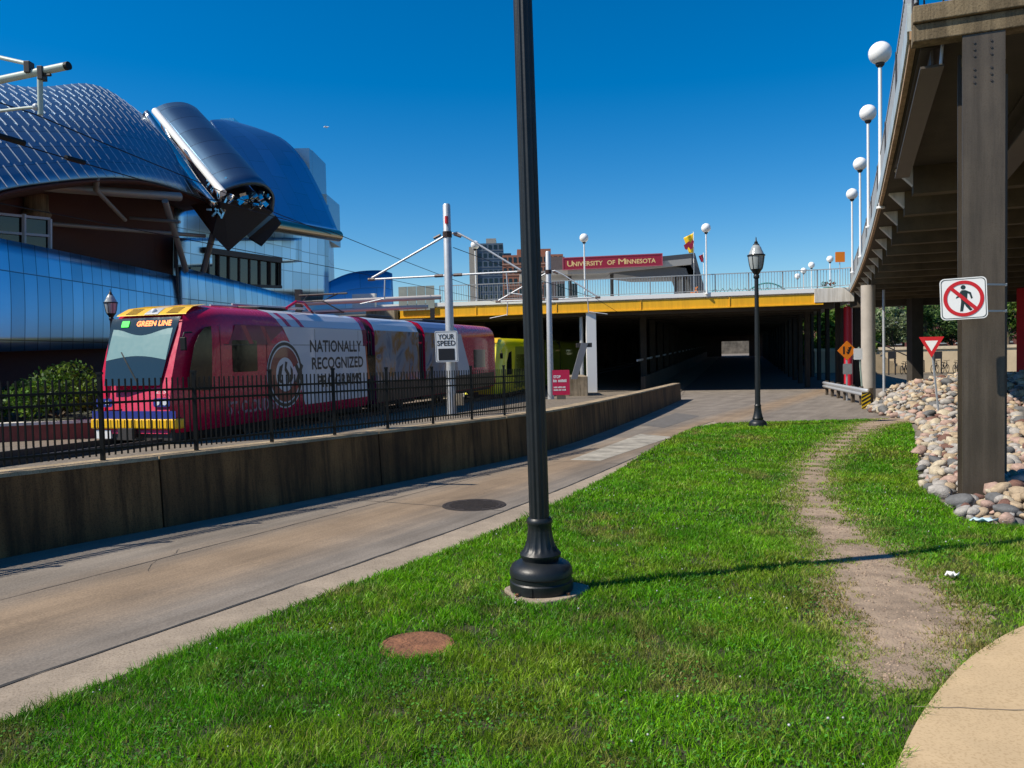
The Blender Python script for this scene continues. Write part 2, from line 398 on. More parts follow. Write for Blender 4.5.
co.matrix_world = Matrix.Translation((0, 0, CAMH)) @ CROT
scn.camera = co
scn.view_settings.view_transform = 'Standard'; scn.view_settings.look = 'None'; scn.view_settings.exposure = .3; scn.view_settings.gamma = 1
scn.cycles.use_denoising = True
scn.cycles.max_bounces = 6; scn.cycles.transparent_max_bounces = 8

# ================================================================== SETTING
# --- ground sheet to the horizon
ys = [-30, -10, 0, 5, 10, 15, 20, 25, 30, 35, 40, 45, 50, 62, 80, 100, 152, 300, 800, 2500]
mb = MB(); xs = [-2500, -600, -150, -40, -20, 0, 20, 40, 150, 600, 2500]
mb.grid([[(x, y, gz(y) - .06) for x in xs] for y in ys]).build('ground', K['earth'], kind='structure')

# --- road
wall_top = [(-9.6, 0), (-7.1, 4.0), (-4.9, 7.58), (-3.24, 9.95), (-.23, 14.6), (1.01, 17.1), (2.3, 20.6), (4.95, 28.5), (7.99, 38.0)]
wall_line = catmull([(x, y, 0) for x, y in wall_top], 8)
edge_line = catmull([(x, y, 0) for x, y in [(-5.2, -1.0), (-2.56, 3.88), (-1.59, 5.79), (-.28, 8.12), (1.25, 11.7), (2.62, 15.6), (3.62, 18.3), (4.65, 20.7), (5.6, 21.9)]], 8)
edge_line = [p + Vector((.045, -.025, 0)) for p in edge_line]
jl = catmull([(x, y, 0) for x, y in [(-5.75, -1.0), (-2.86, 4.34), (-.17, 9.3), (2.38, 14.95), (4.0, 18.9), (5.0, 21.5), (5.9, 23.4)]], 8)
road_poly_ys = [-12, 0, 6, 12, 18, 24, 30, 36, 42, 45, 50, 62, 80, 110, 152, 260]
mb = MB(); mb.grid([[(x, y, gz(y)) for x in ([-14, -6, 0, 6, 14, 20] if y < 40 else [7 + .285 * (y - 40), 9.5 + .285 * (y - 40), 12 + .285 * (y - 40), 14 + .285 * (y - 40), 17.5 + .285 * (y - 40), 20 + .285 * (y - 40)])] for y in road_poly_ys])
mb.build('road', K['road'], kind='structure')
K['roadshade'] = mat('tunnel_shade_dark', (.045, .043, .042), .92, 0, .25, 3, .3, 60)
mb = MB(); mb.grid([[(x + .285 * (y - 40), y, gz(y) + .005) for x in (6.2, 17.6)] for y in (48.5, 55, 62, 80, 110, 150)]); mb.build('tunnel_shade_sheet', K['roadshade'], kind='structure')  # dark sheet over the road, standing in for the tunnel's shade
def strip(name, pa, pb, dz, m, za=0., zb=0.):
    b = MB(); b.grid([[(p.x, p.y, gz(p.y) + dz + za) for p in pa], [(p.x, p.y, gz(p.y) + dz + zb) for p in pb]])
    return b.build(name, m, kind='structure')
def resample(line, n):
    d = [0]
    for a, b in zip(line, line[1:]): d.append(d[-1] + (b - a).length)
    out = []
    for i in range(n):
        t = d[-1] * i / (n - 1); k = 0
        while k < len(d) - 2 and d[k + 1] < t: k += 1
        out.append(line[k].lerp(line[k + 1], (t - d[k]) / max(1e-6, d[k + 1] - d[k])))
    return out
ja = resample(jl, 60); ea = resample(edge_line, 60)
strip('gutter', ja, ea, .005, K['gutter'], 0, .02)
def line_strip(pts, wd, dz, m, name='road_joint', jit=.006):
    b = MB(); r1 = []; r2 = []
    for i, p in enumerate(pts):
        q = pts[min(i + 1, len(pts) - 1)] - pts[max(i - 1, 0)]; nrm = Vector((-q.y, q.x, 0)).normalized()
        j = random.uniform(-jit, jit); ww = wd * random.uniform(.6, 1.3) / 2
        a = p + nrm * (j + ww); c = p + nrm * (j - ww)
        r1.append((a.x, a.y, gz(a.y) + dz)); r2.append((c.x, c.y, gz(c.y) + dz))
    return b.grid([r1, r2]).build(name, m, kind='structure')
line_strip([p + Vector((0, 0, 0)) for p in resample(jl, 160)], .028, .010, K['tar'])
seam = [p.lerp(q, .55) for p, q in zip(ja, resample(wall_line, 60))]
line_strip([Vector((-6.4 * .88 - .47 * 0 + .47 * t, 6.4 * .47 + .88 * t, 0)) for t in np.linspace(-2, 14, 80)], .016, .004, mat('seam_dark', (.12, .10, .085), .9))
for t in (9.4, 13.6, 17.2, 21.0):
    a = Vector((-.23 + (t - 9) * .52, t, 0)); 
    line_strip([a + Vector((-.88, .47, 0)) * s for s in np.linspace(.1, 3.0, 24)], .018, .0045, mat('seam_cross', (.11, .095, .08), .9))
# hairline cracks wandering over the slabs
K['crack'] = plain('crack_dirt', (.07, .058, .048), .9)
for (x, y, a, n) in ((-3.2, 6.9, 2.4, 16), (-1.2, 10.2, .6, 26), (.1, 12.2, 1.9, 18), (1.6, 15.6, 1.1, 30), (-3.6, 4.6, 2.6, 12), (4.2, 24, 1.0, 50), (6.5, 27, 2.0, 40), (8.5, 31, 1.1, 50)):
    pts = []
    for k in range(n):
        pts.append(Vector((x, y, 0))); a += random.uniform(-.35, .35); x += .06 * math.cos(a); y += .06 * math.sin(a)
    line_strip(pts, .005, .0035, K['crack'], 'road_crack', .004)
# pale slab patch and darker repair on the road
def patch(pix, name, m, dz):
    pts = []
    for px, py in pix:
        d = ray(px, py); t = (CAMH - 0) / (-d.z - .02 * d.y); pts.append((d.x * t, d.y * t, gz(d.y * t) + dz))
    return MB().add(pts, [tuple(range(len(pts)))]).build(name, m, kind='structure')
patch([(570, 460), (600, 461), (672, 437), (640, 434)], 'road_patch', mat('pale_slab', (.36, .33, .275), .9, 0, .3, 5, .3, 60, var2=.35, s2=2.2), .0035)
patch([(640, 425), (664, 428), (700, 416), (676, 413)], 'road_patch', mat('dark_repair', (.12, .11, .10), .9, 0, .25, 4, .3, 60), .0035)

# --- lawn soil (raised 3 cm)
lawn_poly = [(p.x, p.y) for p in edge_line] + [(6.6, 22.15), (7.8, 22.1), (10.4, 22.4), (11.3, 23.0), (10.4, 20.9), (9.3, 18.5), (8.3, 16.5), (6.6, 12.9), (5.35, 10.3), (4.9, 9.1), (4.66, 8.05), (5.2, 7.6), (9, 7.2), (14, 6.6), (14, -1)]
def tri_fill(poly, zf, name, m, step=.6):
    bm = bmesh.new(); vs = [bm.verts.new((x, y, 0)) for x, y in poly]; bm.faces.new(vs)
    bmesh.ops.triangulate(bm, faces=bm.faces[:])
    for _ in range(3): bmesh.ops.subdivide_edges(bm, edges=[e for e in bm.edges if e.calc_length() > step], cuts=1)
    bmesh.ops.triangulate(bm, faces=bm.faces[:])
    for v in bm.verts: v.co.z = zf(v.co.x, v.co.y)
    me = bpy.data.meshes.new(name); bm.to_mesh(me); bm.free(); me.materials.append(m)
    for p in me.polygons: p.use_smooth = True
    o = bpy.data.objects.new(name, me); C.objects.link(o); o['kind'] = 'structure'; return o
def lz(x, y): return gz(y) + .03
tri_fill(lawn_poly, lz, 'lawn_soil', K['soil'])
# --- dirt path
path_c = catmull([(10.9, 22.3, .45), (9.4, 20.6, .30), (8.1, 18.6, .18), (6.35, 15.6, .12), (4.85, 12.8, .09), (4.12, 11.0, .07), (3.58, 9.6, .08), (3.2, 8.2, .12), (2.99, 7.2, .15), (2.84, 6.4, .16), (2.68, 5.7, .19), (2.52, 5.15, .20), (2.34, 4.75, .08), (2.16, 4.45, -.03), (2.0, 4.22, .07), (1.84, 4.02, -.12), (1.66, 3.75, -.45)], 16)
r1 = []; r2 = []
for i, p in enumerate(path_c):
    q = path_c[min(i + 1, len(path_c) - 1)] - path_c[max(i - 1, 0)]; nrm = Vector((-q.y, q.x, 0)).normalized()
    w1 = p.z + .34 + .04 * math.sin(i * .31) + .03 * math.sin(i * .83 + 1); w2 = p.z + .34 + .04 * math.sin(i * .27 + 2) + .03 * math.sin(i * .71)
    tp = min(1., (len(path_c) - 1 - i) / 34.); w1 *= tp; w2 *= tp
    a = p + nrm * w1; c = p - nrm * w2
    r1.append((a.x, a.y, lz(a.x, a.y) + .001)); r2.append((c.x, c.y, lz(c.x, c.y) + .001))
rm = [((a[0] + c[0]) / 2, (a[1] + c[1]) / 2, a[2] + .006) for a, c in zip(r1, r2)]
MB().grid([r1, rm, r2]).build('dirt_path', K['dirt'], kind='structure', smooth=True)
# --- sidewalk with a joint
swe = catmull([(.75, 2.0, 0), (1.58, 3.26, 0), (2.09, 3.91, 0), (2.62, 4.45, 0), (3.28, 4.93, 0), (4.4, 5.4, 0), (7, 5.9, 0), (12, 6.2, 0)], 8)
mb = MB(); inner = [Vector((p.x + 1.1, p.y - 1.55, 0)) for p in swe]
zt = .055
mb.grid([[(p.x, p.y, gz(p.y) - .02) for p in swe], [(p.x, p.y, gz(p.y) + zt) for p in swe], [(p.x, p.y, gz(p.y) + zt) for p in inner], [(p.x, p.y, gz(p.y) - .02) for p in inner]])
mb.build('sidewalk', K['walk'], kind='structure')
line_strip([Vector((1.86 + s * .85, 3.72 - s * .12, 0)) for s in np.linspace(0, 1.6, 20)], .008, zt + .002, mat('walk_joint', (.2, .16, .115), .9), 'sidewalk_joint')
line_strip([Vector((3.5 + s * .75, 5.1 - s * 1.3, 0)) for s in np.linspace(0, 1.1, 20)], .008, zt + .002, mat('walk_joint_b', (.2, .16, .115), .9), 'sidewalk_joint')

# --- track bed behind the wall
mb = MB(); back = [Vector((p.x - 16, p.y + 3, 0)) for p in wall_line]
mb.grid([[(p.x - .12, p.y + .1, gz(p.y) + .10) for p in wall_line], [(p.x, p.y, gz(p.y) + .06) for p in back]])
mb.build('track_bed', K['ballast'], kind='structure')
mb = MB(); mb.grid([[(x + .285 * (y - 38), y, gz(y) + .05) for x in (-10, -4, 2, 7.3)] for y in (37.6, 45, 62, 80, 110, 150)]); mb.build('track_bed', K['ballast'], kind='structure')

# ================================================================== CONCRETE BARRIER WALL
t = thing('barrier_wall', 'long low stained concrete barrier wall curving beside the road', 'wall', (wall_line[16].x, wall_line[16].y, gz(7)))
segs = 0
wl = resample(wall_line, 121); step = 10
for s0 in range(0, 120, step):
    pts = wl[s0:s0 + step + 1]; mb = MB(); mc = MB(); rows = [[], [], [], []]; rc = [[], [], [], []]
    for i, p in enumerate(pts):
        k = s0 + i; q = wl[min(k + 1, 120)] - wl[max(k - 1, 0)]; nrm = Vector((-q.y, q.x, 0)).normalized()
        tng = q.normalized(); sh = tng * (.012 if i == 0 else (-.012 if i == len(pts) - 1 else 0))
        f = p + sh; b = p + nrm * .34 + sh; z = gz(p.y)
        rows[0].append((f.x + .05 * -nrm.x, f.y - .05 * nrm.y, z - .1)); rows[1].append((f.x, f.y, z + .77))
        rows[2].append((b.x, b.y, z + .77)); rows[3].append((b.x, b.y, z - .1))
        o_ = -nrm * .015
        rc[0].append((f.x + o_.x, f.y + o_.y, z + .765)); rc[1].append((f.x + o_.x + nrm.x * .02, f.y + o_.y + nrm.y * .02, z + .80)); rc[2].append((b.x, b.y, z + .80)); rc[3].append((b.x + nrm.x * .01, b.y + nrm.y * .01, z + .765))
    mb.grid(rows); mb.add([r[0] for r in rows], [(0, 1, 2, 3)]); mb.add([r[-1] for r in rows], [(3, 2, 1, 0)])
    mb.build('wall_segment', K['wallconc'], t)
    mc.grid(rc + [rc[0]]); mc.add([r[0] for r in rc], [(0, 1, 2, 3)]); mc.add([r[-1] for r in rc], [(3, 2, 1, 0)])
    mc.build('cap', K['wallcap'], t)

# ================================================================== PICKET FENCE on the wall
t = thing('picket_fence', 'black metal picket fence standing along the back of the barrier wall', 'fence', (-4.9, 7.9, .65))
fl = []
for k in range(121):
    q = wl[min(k + 1, 120)] - wl[max(k - 1, 0)]; nrm = Vector((-q.y, q.x, 0)).normalized(); fl.append(wl[k] + nrm * .2)
fl = [p for p in fl if p.y < 16.3]
flen = sum((b - a).length for a, b in zip(fl, fl[1:])); nb = int(flen / 1.08); fp = resample(fl, nb * 16 + 1)
for b_ in range(nb):
    p0 = fp[b_ * 16]; p1 = fp[b_ * 16 + 16]; z0 = gz(p0.y) + .80; z1 = gz(p1.y) + .80
    m_ = MB(); m_.box(p0.x - .021, p0.x + .021, p0.y - .021, p0.y + .021, z0, z0 + .93); m_.box(p0.x - .028, p0.x + .028, p0.y - .028, p0.y + .028, z0 + .93, z0 + .955)
    m_.build('post', K['black'], t)
    m_ = MB()
    for h in (.12, .62, .74):
        m_.bar((p0.x, p0.y, z0 + h), (p1.x, p1.y, z1 + h), .024, .026)
    for i in range(1, 16):
        p = fp[b_ * 16 + i]; z = gz(p.y) + .80
        m_.box(p.x - .0075, p.x + .0075, p.y - .0075, p.y + .0075, z + .05, z + .88)
    m_.build('picket_panel', K['black'], t)

# ================================================================== LAMP POSTS
def lamp_post():
    base = Vector((.186, 5.87, gz(5.9) + .012))
    t = thing('lamp_post', 'tall black fluted lamp post on a round flared base in the lawn', 'lamp post', base)
    m_ = MB(); pr = []
    n = 40
    top = [(.30 * (1 + .1 * math.sin(3 * 2 * PI * k / n + 1) + .05 * math.sin(5 * 2 * PI * k / n)) * math.cos(2 * PI * k / n), .27 * (1 + .1 * math.sin(2 * 2 * PI * k / n)) * math.sin(2 * PI * k / n)) for k in range(n)]
    m_.prism(top, base + Vector((.02, -.03, -.04)), (1, 0, 0), (0, 1, 0), .085); m_.build('footing', K['gutter'], t, bevel=.01)
    m_ = MB()
    m_.lathe([(.228, .03), (.234, .06), (.234, .115), (.226, .125), (.226, .155), (.234, .165), (.232, .20), (.214, .232), (.17, .258), (.135, .27), (.142, .285), (.152, .30), (.152, .315), (.14, .33), (.128, .345), (.112, .375), (.099, .42), (.09, .48), (.086, .52), (.092, .535), (.096, .552), (.092, .568), (.082, .58)], base, 64, .07, 16, .335, .51)
    m_.build('base', K['post'], t, auto=35)
    m_ = MB()
    for k in range(-4, 5):
        a_ = -PI / 2 - .5 + k * .045; a2 = a_ + .046; P_ = lambda a, r, z: base + Vector((r * math.cos(a), r * math.sin(a), z))
        if k < 4: m_.add([P_(a_, .238, .052), P_(a2, .238, .052), P_(a2, .238, .112), P_(a_, .238, .112)], [(0, 1, 2, 3)])
    m_.build('access_cover', K['post'], t, solid=.006)
    for k in range(4):
        a_ = PI / 4 + k * PI / 2; p_ = base + Vector((.262 * math.cos(a_), .25 * math.sin(a_), .03)); m_ = MB(); m_.tube([p_, p_ + Vector((0, 0, .035))], .014, 6); m_.build('anchor_bolt', K['rust'], t)
    m_ = MB(); m_.lathe([(.074, .575), (.073, 2.), (.069, 4.), (.063, 6.0), (.058, 8.4)], base, 96, .12, 12); m_.build('shaft', K['post'], t, auto=50)
    m_ = MB(); m_.lathe([(.06, 8.39), (.08, 8.41), (.08, 8.47), (.05, 8.5), (.06, 8.6), (.03, 8.68)], base, 20); m_.build('cap', K['post'], t, auto=35)
    t.rotation_euler = (0, -math.radians(.62), 0)
    return t
lamp_post()
def lantern_lamp(px, py, Y, height, label, group=None, base_z=None):
    p = at(px, py, Y); z0 = gz(Y) if base_z is None else base_z
    b = Vector((p.x, Y, z0)); s = height / 4.8
    t = thing('lamp_post', label, 'lamp post', b, 0, group)
    m_ = MB(); m_.lathe([(.27, -.02), (.27, .04)], b, 24); m_.build('footing', K['gutter'], t)
    m_ = MB(); m_.lathe([(.225, .04), (.225, .13), (.2, .17), (.13, .22), (.14, .26), (.12, .3), (.095, .42), (.08, .55), (.088, .58), (.07, .62)], b, 28); m_.build('base', K['post'], t, auto=35)
    hh = height - .98
    m_ = MB(); m_.lathe([(.072, .6), (.066, 1.8), (.052, hh)], b, 32, .1, 12); m_.build('shaft', K['post'], t, auto=50)
    o = b + Vector((0, 0, hh))
    m_ = MB(); m_.lathe([(.06, -.02), (.075, .0), (.075, .06), (.06, .08), (.10, .15), (.135, .2), (.15, .22)], o, 24); lan = m_.build('lantern_collar', K['post'], t, auto=40)
    m_ = MB(); m_.lathe([(.145, .22), (.175, .34), (.20, .5), (.205, .56)], o, 24); m_.build('globe', K['globepane'], lan, auto=40)
    m_ = MB()
    for k in range(8):
        a = 2 * PI * k / 8
        m_.tube([o + Vector((r * math.cos(a), r * math.sin(a), z)) for r, z in ((.152, .22), (.182, .34), (.206, .5), (.212, .56))], .008, 6)
    m_.lathe([(.222, .555), (.226, .57), (.222, .59), (.19, .60)], o, 24)
    m_.build('cage', K['post'], lan)
    m_ = MB(); m_.lathe([(.20, .59), (.17, .66), (.14, .72), (.12, .78), (.10, .80), (.08, .84)], o, 24); m_.build('lantern_roof', K['globepane'], lan, auto=40)
    m_ = MB(); m_.lathe([(.085, .835), (.07, .86), (.04, .89), (.05, .91), (.02, .94), (.012, 1.02), (.002, 1.05)], o, 16); m_.build('finial', K['post'], lan, auto=40)
    return t
K['globepane'] = plain('ribbed_lantern_glass', (.33, .36, .36), .12, 0, 0, .8)
lantern_lamp(758, 428, 20.64, 4.85, 'black lantern lamp post at the far tip of the lawn')
lantern_lamp(111, 310, 27.0, 4.6, 'lantern lamp post behind the red tram front, mostly hidden')

# manhole covers
def manhole(px, py, r, m, label, z, sx=1.):
    d = ray(px, py); tt = CAMH / (-d.z - .02 * d.y); p = Vector((d.x * tt, d.y * tt, gz(d.y * tt) + z))
    t = thing('manhole_cover', label, 'manhole', p)
    a = MB(); a.lathe([(r * 1.1, -.02), (r * 1.1, .006), (r * 1.0, .008), (r * .98, .004)], p, 40); a.build('rim', m, t)
    a = MB(); a.lathe([(r * .97, -.01), (r * .97, .008)], p, 40)
    for i in (range(-4, 5) if r > .3 else ()):
        h = math.sqrt(max(0, (.85 * r) ** 2 - (i * r * .2) ** 2))
        a.box(p.x - h, p.x + h, p.y + i * r * .2 - r * .05, p.y + i * r * .2 + r * .05, p.z + .006, p.z + .014)
    a.build('lid', m, t)
manhole(474, 505.5, .36, K['iron'], 'dark iron manhole cover set in the road', .004)
manhole(417, 651, .205, K['rust'], 'rusty round lid sunk in the mown grass', .034)

# ================================================================== TRAMS
TD = Vector((.287, .958, 0)).normalized(); T0 = Vector((-7.74, 18.60, -.37)); TA = math.atan2(TD.y, TD.x)
TL = Vector((-TD.y, TD.x, 0))
def side(px, py):
    d = ray(px, py); o = Vector((0, 0, CAMH)); k = (T0 - o).dot(TL) / d.dot(TL); h = o + k * d - T0
    return h.dot(TD), h.z
RK = [(0, 0), (.9, 0), (1.4, .06), (2.0, .24), (2.6, .47), (2.95, .62), (3.1, .75), (3.25, 1.05), (3.33, 1.6), (3.4, 2.2)]
def rake(z):
    for (a, b), (c, d) in zip(RK, RK[1:]):
        if z <= c: return b + (d - b) * (z - a) / (c - a)
    return RK[-1][1]
PROF = [(0.10, .32), (0, .5), (0, 1.0), (0, 1.6), (0, 2.2), (0, 2.62), (.03, 2.85), (.12, 3.05), (.30, 3.22), (.6, 3.31), (1.325, 3.36)]
PROF = PROF + [(2.65 - y, z) for y, z in PROF[-2::-1]]
W = 2.65
def inset(s): return .30 * max(0, 1 - s / 1.3) ** 2
def body_pt(s, y, z):
    f = max(0, 1 - s / 2.6); yy = W / 2 + (y - W / 2) * (W / 2 - inset(s)) / (W / 2)
    return (s + rake(z) * f, yy, z)
def front(y, z, off):  # point on the raked front, y across (0 = road side)
    cu = .10 * ((y - W / 2) / (W / 2)) ** 2
    return (rake(z) - off + cu * 0, y, z)
def fpanel(mb, outline, off, nz=8):
    """quad panel on the front: outline = [(y0,z0) lower road side, (y1,z0), (y1t,z1), (y0t,z1)]"""
    (a, z0), (b, _), (bt, z1), (at_, _) = outline
    rows = []
    for i in range(nz + 1):
        k = i / nz; z = z0 + (z1 - z0) * k
        rows.append([front(a + (at_ - a) * k, z, off), front(b + (bt - b) * k, z, off)])
    mb.grid(rows)
def spanel(mb, poly, off): # polygon on the road-side flank (t, z)
    mb.prism([(a, b) for a, b in poly], (0, 0, 0), (1, 0, 0), (0, 0, 1), .004, off)
    return mb
K['tred'] = plain('tram_red_paint', (.50, .003, .045), .25, 0, 0, .4, .25)
K['tpurple'] = mat('wrap_purple_red', (.15, .006, .055), .25, 0, .35, .9, spec=.3, coat=.15)
K['twhite'] = plain('wrap_white', (.52, .54, .60), .3, 0, 0, .5, .4)
K['tyellow'] = plain('tram_yellow_paint', (.85, .48, .0), .3, 0, 0, .5, .4)
K['tblue'] = plain('tram_blue_paint', (.012, .03, .25), .3, 0, 0, .5, .4)
K['tblack'] = plain('wrap_black', (.008, .008, .01), .35)
K['tdred'] = plain('wrap_deep_red', (.16, .004, .014), .3, 0, 0, .5, .4)
K['tglass'] = plain('tram_window_glass', (.006, .008, .009), .06, 0, 0, .22)
K['wind'] = plain('windshield_glass', (.02, .035, .038), .04, 0, 0, .9)
K['reflcyan'] = plain('painted_sky_reflection', (.15, .28, .28), .3)  # pale cyan of the reflection painted on the windshield
K['lime'] = plain('tram_lime_paint', (.70, .66, .0), .3, 0, 0, .5, .4)
K['limed'] = plain('tram_olive_paint', (.20, .24, .01), .35, 0, 0, .5, .4)
K['rubber'] = plain('bellows_rubber', (.012, .012, .013), .8)
K['led'] = plain('led_orange', (1., .22, .03), .5, 0, 1.2)
K['ledg'] = plain('led_green', (.02, .75, .05), .5, 0, .8)
K['lampglass'] = plain('headlamp_glass', (.7, .72, .75), .1)
def mural_mat():
    m = bpy.data.materials.new('wrap_mural'); T, N, L, P = nt(m)
    tc = N.new('ShaderNodeTexCoord'); nz = N.new('ShaderNodeTexNoise'); nz.inputs['Scale'].default_value = .9; nz.inputs['Detail'].default_value = 4; nz.inputs['Distortion'].default_value = 1.2
    L.new(tc.outputs['Object'], nz.inputs['Vector']); r = N.new('ShaderNodeValToRGB')
    r.color_ramp.elements[0].color = (.05, .08, .16, 1); r.color_ramp.elements[1].color = (.07, .008, .016, 1)
    r.color_ramp.elements[0].position = .3; r.color_ramp.elements[1].position = .72
    for p, c in ((.42, (.20, .23, .29)), (.5, (.25, .22, .23)), (.58, (.26, .11, .02)), (.64, (.16, .18, .24))):
        e = r.color_ramp.elements.new(p); e.color = (*c, 1)
    L.new(nz.outputs['Fac'], r.inputs[0]); L.new(r.outputs[0], P.inputs['Base Color']); P.inputs['Roughness'].default_value = .25; P.inputs['Coat Weight'].default_value = .4
    return m
K['mural'] = mural_mat()
def section(mb, s0, s1, nose=False):
    ss_ = [s0, s0 + .12, s0 + .3, s0 + .6, s0 + 1.0, s0 + 1.4, s0 + 2.0, s0 + 2.8, s1] if nose else [s0, s1]
    rows = []
    for s in ss_:
        rows.append([body_pt(s, y, z) if nose else (s, y, z) for y, z in PROF])
    mb.grid(rows)
    n0 = len(mb.v)
    for r in (rows[0], rows[-1]): mb.add(r, [tuple(range(len(r)))])
    return mb
def under(t, s0, s1):
    m_ = MB(); m_.box(s0, s1, .22, W - .22, .18, .5); m_.build('underframe', K['black'], t, local=True)
    for c in (s0 + (s1 - s0) * .28, s0 + (s1 - s0) * .72):
        for y in (.42, W - .42):
            m_ = MB(); m_.tube([(c, y - .06, .3), (c, y + .06, .3)], .3, 20); m_.build('wheel', K['darksteel'], t, local=True)
def side_windows(t, lst, m):
    for (a, b, z0, z1) in lst:
        m_ = MB(); spanel(m_, rrect(b - a, z1 - z0, .06, 4, (a + b) / 2, (z0 + z1) / 2), .002); m_.build('window', m, t, local=True)
def make_front(t, paint, sign, band1, band2, blue, hood):
    # windshield, header, bands, lamps, coupler
    m_ = MB(); fpanel(m_, [(.60, 1.42), (2.20, 1.42), (2.42, 3.0), (.40, 3.0)], .012, 14); ws = m_.build('windshield', K['wind'], t, local=True, smooth=True)
    m_ = MB(); rows_ = []
    for k_ in range(13):
        f_ = k_ / 12; zlo = 2.0 + .10 * math.sin(PI * f_); zhi = 2.74 - .16 * math.sin(PI * f_) ** 2; y_ = .54 + (2.28 - .54) * f_; rows_.append([front(y_, zlo + (zhi - zlo) * q_ / 5, .016) for q_ in range(6)])
    m_.grid(rows_); m_.build('windshield_reflection', K['reflcyan'], ws, local=True)  # panel that paints the sky's reflection across the upper windshield
    m_ = MB(); fpanel(m_, [(1.20, 1.46), (1.24, 1.46), (1.9, 2.2), (1.86, 2.2)], .02, 6); m_.build('wiper', K['black'], ws, local=True)
    if band1:
        m_ = MB(); fpanel(m_, [(.12, .66), (2.53, .66), (2.53, .84), (.12, .84)], .015, 2); m_.build('blue_stripe', band1, t, local=True)
    if band2:
        m_ = MB()
        m_.box(-.06, .3, .10, 2.55, .43, .655); m_.build('yellow_bumper', band2, t, local=True, bevel=.03)
        m_ = MB()
        for i in range(24): m_.box(-.066, -.058, .14 + i * .1, .15 + i * .1, .45, .64)
        m_.build('bumper_slots', K['black'], t, local=True)
    for y in (.40, 2.05):
        m_ = MB(); m_.prism(rrect(.46, .20, .05, 4), (-.012, y + .1, 1.03), (0, -1, 0), (0, 0, 1), .012); h = m_.build('headlight', K['tblue'] if blue else K['black'], t, local=True)
        for dy in (-.1, .1):
            m_ = MB(); m_.prism(circ(.06, 16), (-.03, y + .1 + dy, 1.03), (0, -1, 0), (0, 0, 1), .012); m_.build('lens', K['lampglass'], h, local=True)
    m_ = MB(); m_.box(.05, .6, .3, W - .3, .16, .44); m_.tube([(-.25, W / 2, .34), (.2, W / 2, .34)], .11, 14); m_.box(-.3, -.18, W / 2 - .2, W / 2 + .2, .22, .46); m_.build('coupler', K['darksteel'], t, local=True)
    for y in (2.0, 2.25):
        m_ = MB(); m_.box(-.02, .04, y, y + .18, .2, .4); m_.build('step_light', K['white'], t, local=True)
    if hood:
        m_ = MB(); fpanel(m_, [(.30, 3.06), (2.35, 3.06), (2.25, 3.335), (.40, 3.335)], .012, 10); hd = m_.build('roof_hood', hood, t, local=True, smooth=True)
        m_ = MB(); fpanel(m_, [(1.12, 3.08), (1.53, 3.08), (1.50, 3.30), (1.15, 3.30)], .03, 6); hl = m_.build('roof_lamp_housing', K['galv'], hd, local=True)
        m_ = MB(); m_.sphere(front(1.32, 3.15, .03), .075, 12, 8); m_.build('lens', K['lampglass'], hl, local=True, smooth=True)
        for y in (.55, 1.75):
            m_ = MB()
            for i in range(5): fpanel(m_, [(y, 3.10 + i * .03), (y + .35, 3.10 + i * .03), (y + .35, 3.115 + i * .03), (y, 3.115 + i * .03)], .02, 1)
            m_.build('grille', K['black'], hd, local=True)
    m_ = MB(); m_.tube([(.5, .0, 2.62), (.12, -.10, 2.6), (.05, -.12, 2.5)], .02, 8); mi = m_.build('mirror_arm', K['black'], t, local=True)
    m_ = MB(); m_.box(.02, .08, -.2, -.04, 2.2, 2.5); m_.build('mirror', K['black'], mi, local=True, bevel=.02)

